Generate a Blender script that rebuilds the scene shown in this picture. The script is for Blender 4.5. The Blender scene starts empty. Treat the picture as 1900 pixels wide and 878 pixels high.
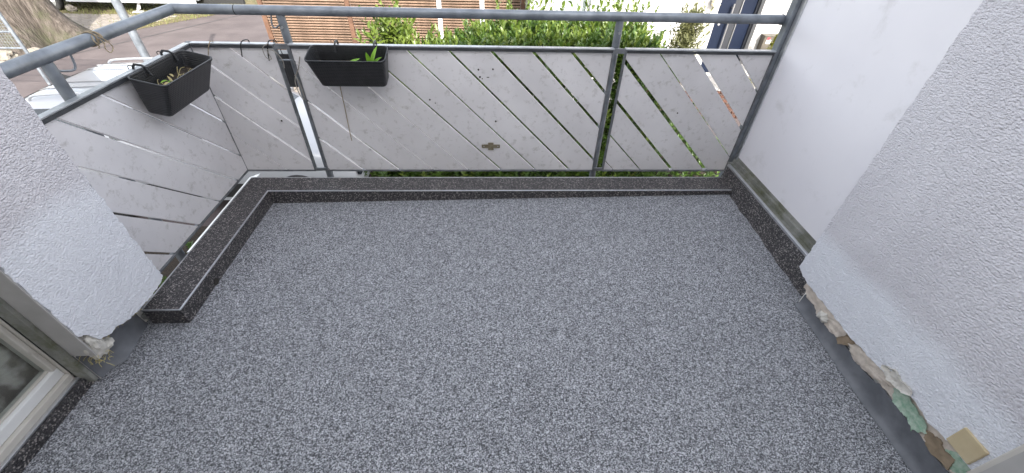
import bpy, bmesh, math, random
from mathutils import Vector, Matrix, noise as mnoise
random.seed(7)
R = math.radians
S = bpy.context.scene

# ------------------------------------------------------------------ camera
PITCH, YAW, ROLL = R(40.645), R(3.508), R(1.871)
fwd = Vector((math.sin(YAW)*math.cos(PITCH), math.cos(YAW)*math.cos(PITCH), -math.sin(PITCH)))
rt = Vector((math.cos(YAW), -math.sin(YAW), 0)); up = rt.cross(fwd)
r2 = rt*math.cos(ROLL) + up*math.sin(ROLL); u2 = -rt*math.sin(ROLL) + up*math.cos(ROLL)
cd = bpy.data.cameras.new('camera'); cam = bpy.data.objects.new('camera', cd)
S.collection.objects.link(cam)
m = Matrix((r2, u2, -fwd)).transposed().to_4x4(); m.translation = (0, 0, 1.5)
cam.matrix_world = m
cd.sensor_fit = 'HORIZONTAL'; cd.sensor_width = 36; cd.lens = 748.6/1900*36
cd.clip_start = 0.02; cd.clip_end = 600
S.camera = cam

# ------------------------------------------------------------------ sky and sun
SUN_EL, SUN_AZ = R(35), R(158)          # azimuth clockwise from +Y (behind the camera, a little to the right)
W = bpy.data.worlds.new('World'); S.world = W; W.use_nodes = True
wn = W.node_tree.nodes; wl = W.node_tree.links
bg = wn['Background']
sky = wn.new('ShaderNodeTexSky'); sky.sky_type = 'NISHITA'; sky.sun_disc = False
sky.sun_elevation = SUN_EL; sky.sun_rotation = SUN_AZ; sky.dust_density = 2.5; sky.air_density = 1.0
hs = wn.new('ShaderNodeHueSaturation'); hs.inputs['Saturation'].default_value = 0.29   # thin bright cloud veil
wl.new(sky.outputs[0], hs.inputs['Color']); wl.new(hs.outputs[0], bg.inputs[0])
bg.inputs[1].default_value = 0.15
sd = bpy.data.lights.new('sun', 'SUN'); sd.energy = 2.0; sd.angle = R(0.6); sd.color = (1, .95, .87)
sun = bpy.data.objects.new('sun', sd); S.collection.objects.link(sun)
sdir = Vector((math.sin(SUN_AZ)*math.cos(SUN_EL), math.cos(SUN_AZ)*math.cos(SUN_EL), math.sin(SUN_EL)))
sun.rotation_euler = sdir.to_track_quat('Z', 'Y').to_euler()
sun.location = (0, -3, 9)
S.view_settings.view_transform = 'Standard'; S.view_settings.look = 'None'
S.view_settings.exposure = 2.24; S.view_settings.gamma = 1

# ------------------------------------------------------------------ materials
def ramp(n, stops):
    r = n.new('ShaderNodeValToRGB'); cr = r.color_ramp
    while len(cr.elements) < len(stops): cr.elements.new(.5)
    for e, (p, c) in zip(cr.elements, stops):
        e.position = p; e.color = (*c, 1)
    return r
def mat(name, c1, c2=None, rough=.6, metal=0, scale=8, bump=0, bscale=None, bdist=.002, detail=6, lo=.35, hi=.65,
        spec=.5, stretch=None, rand=0, coat=0, dirt=None):
    M = bpy.data.materials.new(name); M.use_nodes = True
    n = M.node_tree.nodes; l = M.node_tree.links; b = n['Principled BSDF']
    b.inputs['Roughness'].default_value = rough; b.inputs['Metallic'].default_value = metal
    b.inputs['Specular IOR Level'].default_value = spec
    b.inputs['Coat Weight'].default_value = coat
    tc = n.new('ShaderNodeTexCoord'); src = tc.outputs['Object']
    if stretch:
        mp = n.new('ShaderNodeMapping'); mp.inputs['Scale'].default_value = stretch
        l.new(src, mp.inputs[0]); src = mp.outputs[0]
    nz = n.new('ShaderNodeTexNoise'); nz.inputs['Scale'].default_value = scale; nz.inputs['Detail'].default_value = detail
    l.new(src, nz.inputs['Vector'])
    rp = ramp(n, [(lo, c1), (hi, c2 or c1)]); l.new(nz.outputs[0], rp.inputs[0])
    col = rp.outputs[0]
    if dirt:                                     # (colour, scale, threshold lo, hi): blotchy grime
        dn = n.new('ShaderNodeTexNoise'); dn.inputs['Scale'].default_value = dirt[1]; dn.inputs['Detail'].default_value = 9
        dn.inputs['Roughness'].default_value = .7
        l.new(tc.outputs['Object'], dn.inputs['Vector'])
        dr = ramp(n, [(dirt[2], (0, 0, 0)), (dirt[3], (1, 1, 1))]); l.new(dn.outputs[0], dr.inputs[0])
        mx = n.new('ShaderNodeMix'); mx.data_type = 'RGBA'
        l.new(dr.outputs[0], mx.inputs['Factor']); l.new(col, mx.inputs['A']); mx.inputs['B'].default_value = (*dirt[0], 1)
        col = mx.outputs['Result']
    if rand:
        oi = n.new('ShaderNodeObjectInfo'); hv = n.new('ShaderNodeHueSaturation')
        mr = n.new('ShaderNodeMapRange'); mr.inputs['To Min'].default_value = 1-rand; mr.inputs['To Max'].default_value = 1+rand
        l.new(oi.outputs['Random'], mr.inputs['Value']); l.new(mr.outputs[0], hv.inputs['Value']); l.new(col, hv.inputs['Color'])
        col = hv.outputs[0]
    l.new(col, b.inputs['Base Color'])
    if bump:
        bn = n.new('ShaderNodeTexNoise'); bn.inputs['Scale'].default_value = bscale or scale*4; bn.inputs['Detail'].default_value = 4
        l.new(src, bn.inputs['Vector'])
        bp = n.new('ShaderNodeBump'); bp.inputs['Strength'].default_value = bump; bp.inputs['Distance'].default_value = bdist
        l.new(bn.outputs[0], bp.inputs['Height']); l.new(bp.outputs[0], b.inputs['Normal'])
    return M

def stone_carpet(name, stops, scale, bdist, rough=.45):
    """resin-bound pebbles: random grey per cell, rounded by the cell distance"""
    M = bpy.data.materials.new(name); M.use_nodes = True
    n = M.node_tree.nodes; l = M.node_tree.links; b = n['Principled BSDF']
    b.inputs['Roughness'].default_value = rough
    tc = n.new('ShaderNodeTexCoord')
    wb = n.new('ShaderNodeTexNoise'); wb.inputs['Scale'].default_value = scale*.5
    l.new(tc.outputs['Object'], wb.inputs['Vector'])
    va = n.new('ShaderNodeVectorMath'); va.operation = 'MULTIPLY_ADD'
    va.inputs[1].default_value = (.6/scale,)*3; l.new(wb.outputs['Color'], va.inputs[0]); l.new(tc.outputs['Object'], va.inputs[2])
    vo = n.new('ShaderNodeTexVoronoi'); vo.inputs['Scale'].default_value = scale
    l.new(va.outputs[0], vo.inputs['Vector'])
    sp = n.new('ShaderNodeSeparateColor'); l.new(vo.outputs['Color'], sp.inputs[0])
    rp = ramp(n, stops); l.new(sp.outputs[0], rp.inputs[0])
    # slow patchiness of the mix
    pn = n.new('ShaderNodeTexNoise'); pn.inputs['Scale'].default_value = 9; pn.inputs['Detail'].default_value = 6
    l.new(tc.outputs['Object'], pn.inputs['Vector'])
    mr = n.new('ShaderNodeMapRange'); mr.inputs['From Min'].default_value = .3; mr.inputs['From Max'].default_value = .7
    mr.inputs['To Min'].default_value = .95; mr.inputs['To Max'].default_value = 1.05
    l.new(pn.outputs[0], mr.inputs['Value'])
    hv = n.new('ShaderNodeHueSaturation'); l.new(rp.outputs[0], hv.inputs['Color']); l.new(mr.outputs[0], hv.inputs['Value'])
    l.new(hv.outputs[0], b.inputs['Base Color'])
    bp = n.new('ShaderNodeBump'); bp.inputs['Strength'].default_value = .8; bp.inputs['Distance'].default_value = bdist
    bp.invert = True
    l.new(vo.outputs['Distance'], bp.inputs['Height']); l.new(bp.outputs[0], b.inputs['Normal'])
    return M

def render_plaster(name, fresh_z):
    """rough-cast render; the lowest band was freshly repainted up to fresh_z"""
    M = bpy.data.materials.new(name); M.use_nodes = True
    n = M.node_tree.nodes; l = M.node_tree.links; b = n['Principled BSDF']
    b.inputs['Roughness'].default_value = .85
    tc = n.new('ShaderNodeTexCoord')
    sx = n.new('ShaderNodeSeparateXYZ'); l.new(tc.outputs['Object'], sx.inputs[0])
    en = n.new('ShaderNodeTexNoise'); en.inputs['Scale'].default_value = 6; en.inputs['Detail'].default_value = 5
    l.new(tc.outputs['Object'], en.inputs['Vector'])
    ad = n.new('ShaderNodeMath'); ad.operation = 'MULTIPLY_ADD'; ad.inputs[1].default_value = .10
    l.new(en.outputs[0], ad.inputs[0]); l.new(sx.outputs['Z'], ad.inputs[2])
    rp = n.new('ShaderNodeMapRange'); rp.inputs['From Min'].default_value = fresh_z+.02; rp.inputs['From Max'].default_value = fresh_z+.10
    l.new(ad.outputs[0], rp.inputs['Value'])
    on = n.new('ShaderNodeTexNoise'); on.inputs['Scale'].default_value = 5; on.inputs['Detail'].default_value = 8
    l.new(tc.outputs['Object'], on.inputs['Vector'])
    old = ramp(n, [(.3, (.675, .655, .69)), (.7, (.73, .71, .745))]); l.new(on.outputs[0], old.inputs[0])
    new = ramp(n, [(.3, (.765, .775, .82)), (.7, (.80, .81, .855))]); l.new(on.outputs[0], new.inputs[0])
    mx = n.new('ShaderNodeMix'); mx.data_type = 'RGBA'
    l.new(rp.outputs[0], mx.inputs['Factor']); l.new(new.outputs[0], mx.inputs['A']); l.new(old.outputs[0], mx.inputs['B'])
    # small rust-coloured stains
    st = n.new('ShaderNodeTexNoise'); st.inputs['Scale'].default_value = 3.3; st.inputs['Detail'].default_value = 10; st.inputs['Roughness'].default_value = .75
    l.new(tc.outputs['Object'], st.inputs['Vector'])
    sr = ramp(n, [(.68, (0, 0, 0)), (.80, (.6, .6, .6))]); l.new(st.outputs[0], sr.inputs[0])
    m2 = n.new('ShaderNodeMix'); m2.data_type = 'RGBA'; m2.inputs['B'].default_value = (.42, .36, .29, 1)
    l.new(sr.outputs[0], m2.inputs['Factor']); l.new(mx.outputs['Result'], m2.inputs['A'])
    l.new(m2.outputs['Result'], b.inputs['Base Color'])
    mp = n.new('ShaderNodeMapping'); mp.inputs['Scale'].default_value = (1, .8, 1.15); l.new(tc.outputs['Object'], mp.inputs[0])
    b1 = n.new('ShaderNodeTexNoise'); b1.inputs['Scale'].default_value = 118; b1.inputs['Detail'].default_value = 5; b1.inputs['Roughness'].default_value = .55
    l.new(mp.outputs[0], b1.inputs['Vector'])
    b2 = n.new('ShaderNodeTexVoronoi'); b2.feature = 'SMOOTH_F1'; b2.inputs['Smoothness'].default_value = .6; b2.inputs['Scale'].default_value = 185; l.new(mp.outputs[0], b2.inputs['Vector'])
    am = n.new('ShaderNodeMath'); am.operation = 'MULTIPLY_ADD'; am.inputs[1].default_value = -.75
    l.new(b2.outputs['Distance'], am.inputs[0]); l.new(b1.outputs[0], am.inputs[2])
    bp = n.new('ShaderNodeBump'); bp.inputs['Strength'].default_value = .95; bp.inputs['Distance'].default_value = .0068
    br = n.new('ShaderNodeMapRange'); br.inputs['To Min'].default_value = .62; br.inputs['To Max'].default_value = 1
    l.new(rp.outputs[0], br.inputs['Value'])
    bm_ = n.new('ShaderNodeMath'); bm_.operation = 'MULTIPLY'; l.new(am.outputs[0], bm_.inputs[0]); l.new(br.outputs[0], bm_.inputs[1])
    l.new(bm_.outputs[0], bp.inputs['Height']); l.new(bp.outputs[0], b.inputs['Normal'])
    return M

def glass(name):
    M = bpy.data.materials.new(name); M.use_nodes = True
    n = M.node_tree.nodes; l = M.node_tree.links
    t = n.new('ShaderNodeBsdfTransparent'); t.inputs[0].default_value = (.88, .91, .91, 1)
    g_ = n.new('ShaderNodeBsdfGlossy'); g_.inputs['Roughness'].default_value = .02
    lw_ = n.new('ShaderNodeLayerWeight'); pw = n.new('ShaderNodeMath'); pw.operation = 'POWER'; pw.inputs[1].default_value = 5; l.new(lw_.outputs['Facing'], pw.inputs[0])
    fr = n.new('ShaderNodeMath'); fr.operation = 'MULTIPLY_ADD'; fr.inputs[1].default_value = .9; fr.inputs[2].default_value = .04; l.new(pw.outputs[0], fr.inputs[0])
    mx = n.new('ShaderNodeMixShader'); l.new(fr.outputs[0], mx.inputs[0]); l.new(t.outputs[0], mx.inputs[1]); l.new(g_.outputs[0], mx.inputs[2])
    l.new(mx.outputs[0], n['Material Output'].inputs[0])
    return M

def leafmat(name, c1, c2, scale=3, rough=.38):
    M = mat(name, c1, c2, rough=rough, scale=scale, detail=3, lo=.3, hi=.7)
    n = M.node_tree.nodes; l = M.node_tree.links; b = n['Principled BSDF']
    tr = n.new('ShaderNodeBsdfTranslucent'); mx = n.new('ShaderNodeMixShader'); mx.inputs[0].default_value = .28
    src = b.inputs['Base Color'].links[0].from_socket
    hv = n.new('ShaderNodeHueSaturation'); hv.inputs['Value'].default_value = 1.4; l.new(src, hv.inputs['Color']); l.new(hv.outputs[0], tr.inputs[0])
    l.new(b.outputs[0], mx.inputs[1]); l.new(tr.outputs[0], mx.inputs[2])
    l.new(mx.outputs[0], n['Material Output'].inputs[0])
    return M

def c255(r, g, b):
    f = lambda v: ((v/255+.055)/1.055)**2.4 if v > 10 else v/255/12.92
    return (f(r), f(g), f(b))

MAT = {
 'carpet': stone_carpet('pale stone carpet', [(0, (.030, .0315, .036)), (.29, (.112, .116, .127)), (.53, (.275, .281, .303)), (.79, (.475, .483, .515)), (1, (.75, .76, .795))], 300, .004, .38),
 'carpet_dark': stone_carpet('dark stone carpet', [(0, (.014, .0135, .015)), (.45, (.040, .038, .041)), (.8, (.085, .08, .081)), (1, (.46, .42, .40))], 225, .004, .35),
 'galv': mat('galvanised steel', (.165, .182, .205), (.265, .29, .32), rough=.46, metal=.5, scale=14, detail=8, bump=.15, bscale=60, bdist=.001, dirt=((.16, .165, .17), 5, .58, .75)),
 'galv_dark': mat('dull steel bar', (.14, .148, .158), (.25, .262, .278), rough=.55, metal=.5, scale=22, detail=8),
 'galv_lit': mat('galvanised bar lit top', (.34, .355, .375), (.46, .48, .50), rough=.42, metal=.5, scale=20, detail=8, dirt=((.22, .22, .22), 8, .6, .75)),  # lighter copy of the bar steel, light on the top face put into the colour
 'lipshadow': mat('shadow dark lip', (.045, .048, .053), (.07, .074, .08), rough=.55, metal=.3, scale=18),  # dark colour stands in for the shadow line below the top bar
 'alu': mat('aluminium profile', (.55, .56, .58), (.66, .67, .69), rough=.32, metal=.85, scale=30, dirt=((.3, .3, .3), 12, .62, .75)),
 'alu_dirty': mat('grimy aluminium channel', (.24, .24, .22), (.34, .34, .31), rough=.55, metal=.3, scale=12, dirt=((.15, .155, .10), 7, .45, .62)),
 'board': mat('weathered white board', (.66, .64, .65), (.73, .71, .72), rough=.6, scale=4, detail=8, bump=.12, bscale=50, bdist=.001, rand=.05, dirt=((.38, .36, .335), 26, .545, .78)),
 'screen': mat('smooth white screen board', (.82, .80, .83), (.86, .84, .865), rough=.5, scale=2.2, detail=4, dirt=((.66, .64, .64), 5.5, .56, .78)),
 'plaster_l': render_plaster('rough white render left', .66),
 'plaster_r': render_plaster('rough white render right', .385),
 'house_white': mat('house facade white', (.42, .405, .385), (.48, .465, .445), rough=.9, scale=5, bump=.3, bscale=160),
 'plaster_far': mat('house render white', (.80, .78, .74), (.86, .84, .80), rough=.9, scale=5, bump=.3, bscale=160),
 'mortar_raw': mat('raw broken render', (.52, .50, .45), (.66, .63, .58), rough=.95, scale=40, bump=.8, bscale=120, bdist=.004),
 'beige': mat('torn beige insulation board', (.54, .47, .40), (.70, .62, .54), rough=.95, scale=35, bump=.6, bscale=140, bdist=.003),
 'brown': mat('brown adhesive', (.23, .175, .115), (.34, .26, .18), rough=.85, scale=26, bump=.5, bscale=90, bdist=.003),
 'foam': mat('yellowed foam block', (.50, .40, .24), (.62, .52, .34), rough=.7, scale=10, bump=.2, bscale=80),
 'meshgreen': mat('green reinforcing fabric', (.26, .42, .30), (.48, .58, .48), rough=.85, scale=60, bump=.7, bscale=260, bdist=.002),
 'seal': mat('grey liquid waterproofing', (.12, .126, .14), (.175, .182, .198), rough=.55, scale=16, bump=.5, bscale=70, bdist=.002),
 'wool': mat('yellow mineral wool', (.42, .36, .14), (.60, .52, .24), rough=1, scale=60),
 'frame': mat('cream plastic frame', (.52, .49, .44), (.60, .57, .52), rough=.4, scale=6, dirt=((.33, .30, .26), 9, .58, .72)),
 'reveal': mat('smooth grey reveal', (.40, .385, .37), (.47, .455, .44), rough=.7, scale=9, dirt=((.3, .28, .26), 14, .6, .75)),
 'gasket': mat('black rubber', (.01, .01, .01), rough=.6),
 'black': mat('black plastic', (.018, .019, .021), (.028, .029, .032), rough=.42, scale=30, bump=.35, bscale=220, bdist=.001, dirt=((.06, .06, .06), 14, .66, .8)),
 'soil': mat('dry potting soil', (.015, .011, .008), (.055, .042, .030), rough=1, scale=90, bump=1, bscale=140, bdist=.006),
 'sprout': leafmat('fresh sprout', (.16, .38, .03), (.28, .50, .05), 20),
 'straw': mat('dry stalk', (.32, .26, .12), (.48, .42, .22), rough=.8, scale=30),
 'twine': mat('hemp twine', (.26, .20, .13), (.40, .33, .23), rough=.95, scale=120, bump=.5, bscale=400, bdist=.001),
 'grey_cord': mat('grey cord', (.30, .28, .25), rough=.9),
 'hookmetal': mat('black hook wire', (.02, .02, .02), rough=.4, metal=.3),
 'laurel': leafmat('laurel leaf', (.032, .070, .013), (.090, .155, .024), 2.2),
 'laurel_y': leafmat('young laurel leaf', (.085, .135, .022), (.16, .21, .036), 4),
 'olive': leafmat('olive leaf', (.11, .12, .045), (.20, .20, .09), 5, .6),
 'conifer': leafmat('golden conifer', (.16, .18, .012), (.26, .25, .02), 5, .6),
 'stem': mat('twig bark', (.10, .075, .045), (.17, .13, .08), rough=.9, scale=30),
 'bark': mat('tree bark', (.035, .027, .021), (.10, .083, .07), rough=.95, scale=5, stretch=(3, 3, .35), bump=1, bscale=9, bdist=.05, dirt=((.05, .055, .025), 1.2, .52, .7)),
 'asphalt': mat('worn asphalt', (.078, .062, .061), (.105, .085, .083), rough=.9, scale=1.4, detail=10, bump=.5, bscale=160, bdist=.004, dirt=((.060, .048, .048), .6, .55, .72)),
 'tar': mat('tar seam', (.05, .045, .045), rough=.7),
 'paver': mat('concrete paver', (.17, .15, .13), (.25, .22, .19), rough=.9, scale=9, rand=.14),
 'joint': mat('mossy joint sand', (.11, .105, .05), (.19, .165, .095), rough=1, scale=6),
 'dirtgrass': mat('dry grassy verge', (.09, .08, .032), (.16, .125, .065), rough=1, scale=4, bump=.8, bscale=60, bdist=.02),
 'grass': leafmat('grass blade', (.10, .14, .03), (.24, .22, .09), 3, .7),
 'batten': mat('weathered larch batten', (.125, .080, .053), (.22, .142, .097), rough=.75, scale=7, stretch=(1, 6, 6), rand=.18),
 'fencepost': mat('brown fence post', (.09, .045, .026), (.14, .072, .042), rough=.7, scale=9),
 'whitepost': mat('white metal post', (.72, .73, .75), rough=.4),
 'paint': mat('white car paint', (.36, .37, .39), rough=.3, spec=.5, coat=.8, scale=1),
 'carglass': mat('dark car glass', (.02, .025, .03), rough=.05, spec=.8),
 'tyre': mat('tyre rubber', (.018, .018, .018), (.03, .03, .03), rough=.8, scale=20),
 'rim': mat('alloy wheel', (.35, .36, .37), rough=.35, metal=.7),
 'trim_black': mat('black car trim', (.02, .02, .02), rough=.6),
 'bluedoor': mat('dark blue door paint', (.0025, .0065, .019), (.0035, .008, .023), rough=.5, scale=4, spec=.2),
 'darkframe': mat('anthracite frame', (.018, .020, .026), rough=.4),
 'steel': mat('brushed steel', (.55, .55, .55), rough=.28, metal=.9),
 'whiteplastic': mat('white plastic', (.76, .76, .75), rough=.4),
 'curtain': mat('pale curtain', (.62, .62, .58), (.72, .72, .69), rough=.9, scale=3, stretch=(9, 9, .3)),
 'lace': mat('brownish lace curtain', (.26, .22, .19), (.62, .56, .51), rough=.9, scale=15, detail=2, lo=.42, hi=.60),
 'brick': mat('red brown brick', (.048, .022, .015), (.10, .040, .024), rough=.85, scale=20, rand=.25, bump=.4, bscale=90),
 'mortar': mat('pale mortar', (.26, .25, .23), (.34, .32, .30), rough=.95, scale=30),
 'slab': mat('grey step slab', (.17, .165, .16), (.24, .235, .23), rough=.85, scale=14),
 'letterbox': mat('taupe letterbox', (.075, .066, .052), (.095, .083, .066), rough=.5, metal=.2),
 'red': mat('red sticker', (.55, .04, .05), rough=.5), 'inkdark': mat('dark figure', (.03, .028, .025), rough=.5),
 'lampglass': mat('cream lamp shade', (.72, .62, .42), rough=.5),
 'stone': mat('pale fieldstone', (.15, .135, .11), (.24, .215, .18), rough=.95, scale=12, bump=.7, bscale=40, bdist=.01),
 'concrete': mat('concrete', (.33, .32, .31), (.42, .41, .40), rough=.9, scale=6, bump=.3, bscale=80),
 'brass': mat('tarnished plate', (.20, .17, .11), (.30, .26, .18), rough=.55, metal=.4, scale=40),
 'stain': mat('dark stain', (.05, .045, .04), rough=.9),
}

def weave(M):
    n = M.node_tree.nodes; l = M.node_tree.links; b = n['Principled BSDF']
    tc = n.new('ShaderNodeTexCoord'); hs2 = []
    for d, sc_ in (('X', 26), ('Z', 34)):
        w = n.new('ShaderNodeTexWave'); w.bands_direction = d; w.inputs['Scale'].default_value = sc_; w.inputs['Distortion'].default_value = 1.2
        l.new(tc.outputs['Object'], w.inputs['Vector']); hs2.append(w)
    a = n.new('ShaderNodeMath'); a.operation = 'MULTIPLY'; l.new(hs2[0].outputs['Fac'], a.inputs[0]); l.new(hs2[1].outputs['Fac'], a.inputs[1])
    bp = n.new('ShaderNodeBump'); bp.inputs['Strength'].default_value = .5; bp.inputs['Distance'].default_value = .003
    l.new(a.outputs[0], bp.inputs['Height']); l.new(bp.outputs[0], b.inputs['Normal'])
weave(MAT['black'])
# ------------------------------------------------------------------ helpers
COL = S.collection
def link(name, verts, faces, m, parent=None, loc=None, smooth=False):
    me = bpy.data.meshes.new(name); me.from_pydata([tuple(v) for v in verts], [], faces); me.update()
    return obj(name, me, m, parent, loc, smooth)
def obj(name, me, m=None, parent=None, loc=None, smooth=False):
    o = bpy.data.objects.new(name, me); COL.objects.link(o)
    if m is not None and not me.materials: me.materials.append(MAT[m])
    if smooth: me.polygons.foreach_set('use_smooth', [True]*len(me.polygons))
    if parent: o.parent = parent
    if loc: o.location = loc
    return o
def tag(o, label=None, cat=None, group=None, kind=None):
    if label: o['label'] = label
    if cat: o['category'] = cat
    if group: o['group'] = group
    if kind: o['kind'] = kind
    return o
def empty(name, label, cat, loc=(0, 0, 0), group=None):
    o = bpy.data.objects.new(name, None); COL.objects.link(o); o.location = loc; o.empty_display_size = .1
    return tag(o, label, cat, group)
class MB:
    """collects geometry in world coordinates"""
    def __init__(s): s.v = []; s.f = []
    def add(s, v, f):
        k = len(s.v); s.v += [tuple(a) for a in v]; s.f += [tuple(i+k for i in q) for q in f]; return s
    def box(s, x0, x1, y0, y1, z0, z1, b=0):
        if not b:
            v = [(x, y, z) for z in (z0, z1) for y in (y0, y1) for x in (x0, x1)]
            return s.add(v, [(0, 2, 3, 1), (4, 5, 7, 6), (0, 1, 5, 4), (2, 6, 7, 3), (0, 4, 6, 2), (1, 3, 7, 5)])
        bm = bmesh.new(); bmesh.ops.create_cube(bm, size=1)
        for w in bm.verts:
            w.co = ((x0+x1)/2+w.co.x*(x1-x0), (y0+y1)/2+w.co.y*(y1-y0), (z0+z1)/2+w.co.z*(z1-z0))
        bmesh.ops.bevel(bm, geom=bm.edges[:], offset=b, segments=2, profile=.5, affect='EDGES')
        bm.verts.index_update()
        s.add([w.co.copy() for w in bm.verts], [[w.index for w in f.verts] for f in bm.faces]); bm.free(); return s
    def tube(s, path, r, n=12, cap=True, rs=None):
        path = [Vector(p) for p in path]; rings = []; base = len(s.v)
        d0 = (path[1]-path[0]).normalized(); ref = Vector((0, 0, 1)) if abs(d0.z) < .9 else Vector((1, 0, 0))
        a = d0.cross(ref).normalized(); b_ = a.cross(d0)
        pd = d0
        for i, p in enumerate(path):
            di = (path[i]-path[i-1]).normalized() if i else d0
            do = (path[i+1]-path[i]).normalized() if i < len(path)-1 else di
            # transport frame to incoming direction
            q = pd.rotation_difference(di); a = q @ a; b_ = q @ b_; pd = di
            t = (di+do).normalized()
            rr = rs[i] if rs else r
            ring = []
            for k in range(n):
                th = 2*math.pi*k/n; o = a*math.cos(th)*rr + b_*math.sin(th)*rr
                o = o - di*(o.dot(t)/max(.2, di.dot(t)))          # mitre plane
                ring.append(p+o)
            rings.append(ring)
        v = [q for r_ in rings for q in r_]; f = []
        for i in range(len(rings)-1):
            for k in range(n):
                f.append((i*n+k, i*n+(k+1) % n, (i+1)*n+(k+1) % n, (i+1)*n+k))
        if cap:
            f.append(tuple(reversed(range(n)))); f.append(tuple((len(rings)-1)*n+k for k in range(n)))
        return s.add(v, f)
    def prism(s, poly, axis, a, b):
        """poly in the two remaining axes (in xyz order), extruded from a to b along axis"""
        n = len(poly)
        def P(q, h): return (h, q[0], q[1]) if axis == 'x' else (q[0], h, q[1]) if axis == 'y' else (q[0], q[1], h)
        v = [P(q, a) for q in poly]+[P(q, b) for q in poly]
        f = [tuple(range(n)), tuple(reversed(range(n, 2*n)))]+[(i, n+i, n+(i+1) % n, (i+1) % n) for i in range(n)]
        return s.add(v, f)
    def build(s, name, m, parent=None, smooth=False, fix=True, auto=None):
        me = bpy.data.meshes.new(name); me.from_pydata(s.v, [], s.f); me.update()
        if fix:
            bm = bmesh.new(); bm.from_mesh(me); bmesh.ops.recalc_face_normals(bm, faces=bm.faces[:])
            if auto is not None:
                for f in bm.faces: f.smooth = True
                for e in bm.edges:
                    if len(e.link_faces) == 2 and e.calc_face_angle(0) > auto: e.smooth = False
            bm.to_mesh(me); bm.free()
        o = obj(name, me, m, parent, None, smooth)
        return o
def box(name, d, m, parent=None, b=0): return MB().box(*d, b=b).build(name, m, parent)
def tube(name, path, r, m, parent=None, n=12, rs=None):
    return MB().tube(path, r, n, rs=rs).build(name, m, parent, auto=R(40))
def lerp(a, b, t): return a+(b-a)*t
def pl(poly, t):
    """piecewise linear lookup, poly sorted by first value"""
    if t <= poly[0][0]: return poly[0][1]
    for (a, va), (b, vb) in zip(poly, poly[1:]):
        if t <= b: return lerp(va, vb, (t-a)/(b-a) if b > a else 0)
    return poly[-1][1]
def smoothpath(pts, k=6):
    pts = [Vector(p) for p in pts]; out = []
    for i in range(len(pts)-1):
        p0 = pts[max(i-1, 0)]; p1 = pts[i]; p2 = pts[i+1]; p3 = pts[min(i+2, len(pts)-1)]
        for j in range(k):
            t = j/k
            out.append(.5*((2*p1)+(p2-p0)*t+(2*p0-5*p1+4*p2-p3)*t*t+(3*p1-p0-3*p2+p3)*t**3))
    out.append(pts[-1]); return out
def dup(o, parent=None, loc=None):
    c = o.copy(); COL.objects.link(c); c.parent = parent
    if loc is not None: c.location = loc
    return c

# ================================================================== SETTING
GZ = -2.0
# ground sheet
g = link('street', [(-90, -40, GZ), (90, -40, GZ), (90, 140, GZ), (-90, 140, GZ)], [(0, 1, 2, 3)], 'asphalt'); tag(g, kind='structure')
# tar seam across the asphalt
sm = MB(); pts = [(-11.4, 10.2), (-10.68, 11.69), (-9.83, 13.47), (-8.7, 15.75), (-8.2, 16.7)]
for (a, b) in zip(pts, pts[1:]):
    d = Vector((b[0]-a[0], b[1]-a[1])).normalized()*.035; n_ = (-d.y, d.x)
    sm.add([(a[0]+n_[0], a[1]+n_[1], GZ+.004), (b[0]+n_[0], b[1]+n_[1], GZ+.004), (b[0]-n_[0], b[1]-n_[1], GZ+.004), (a[0]-n_[0], a[1]-n_[1], GZ+.004)], [(0, 1, 2, 3)])
sm.build('seam', 'tar', g)
# verge and paved parking bay under the caravan and by the tree
verge = link('verge', [(-24, 10.4, GZ+.006), (-12.3, 11.6, GZ+.006), (-10.9, 13.6, GZ+.006), (-8.6, 17.2, GZ+.006), (-8.6, 24, GZ+.006), (-24, 24, GZ+.006)], [(0, 1, 2, 3, 4, 5)], 'dirtgrass')
tag(verge, kind='structure')
pav = link('paved_bay', [(-14.6, 12.7, GZ+.012), (-11.9, 12.9, GZ+.012), (-10.3, 15.3, GZ+.012), (-14.4, 15.3, GZ+.012)], [(0, 1, 2, 3)], 'joint')
tag(pav, kind='structure')
pm = MB().box(-.145, .145, -.095, .095, 0, .02, b=.006).build('paving_stone', 'paver', pav); first = pm
k = 0
for j in range(13):
    for i in range(14):
        x = -14.4+i*.31+(j % 2)*.15; y = 12.95+j*.21
        if x > -11.9+(y-12.9)*.66-.2: continue
        o = first if k == 0 else dup(first, pav)
        k += 1
        o.location = (x, y, GZ+.006+random.uniform(-.004, .004)); o.rotation_euler = (random.uniform(-.02, .02), random.uniform(-.02, .02), random.uniform(-.02, .02))
# pale paving in front of the batten fence
fp = link('footpath', [(-5.6, 7.4, GZ+.006), (.6, 7.4, GZ+.006), (.6, 9.6, GZ+.006), (-5.6, 9.6, GZ+.006)], [(0, 1, 2, 3)], 'joint'); tag(fp, kind='structure')
pb = MB().box(-.29, .29, -.19, .19, 0, .03, b=.008).build('paving_slab', 'paver', fp); k = 0
for j in range(5):
    for i in range(10):
        o = pb if k == 0 else dup(pb, fp)
        k += 1
        o.location = (-5.25+i*.6, 7.62+j*.4, GZ+.008); o.rotation_euler = (0, 0, random.uniform(-.008, .008))
# garden soil below the hedge
gs = link('garden_bed', [(-1.75, 4.6, GZ+.02), (3.6, 4.6, GZ+.02), (3.6, 7.3, GZ+.02), (-1.75, 7.3, GZ+.02)], [(0, 1, 2, 3)], 'soil'); tag(gs, kind='structure')

gs2 = link('planting_bed', [(-8.5, 1.3, GZ+.02), (-1.76, 1.3, GZ+.02), (-1.76, 4.3, GZ+.02), (-8.5, 4.3, GZ+.02)], [(0, 1, 2, 3)], 'soil'); tag(gs2, kind='structure')
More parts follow.
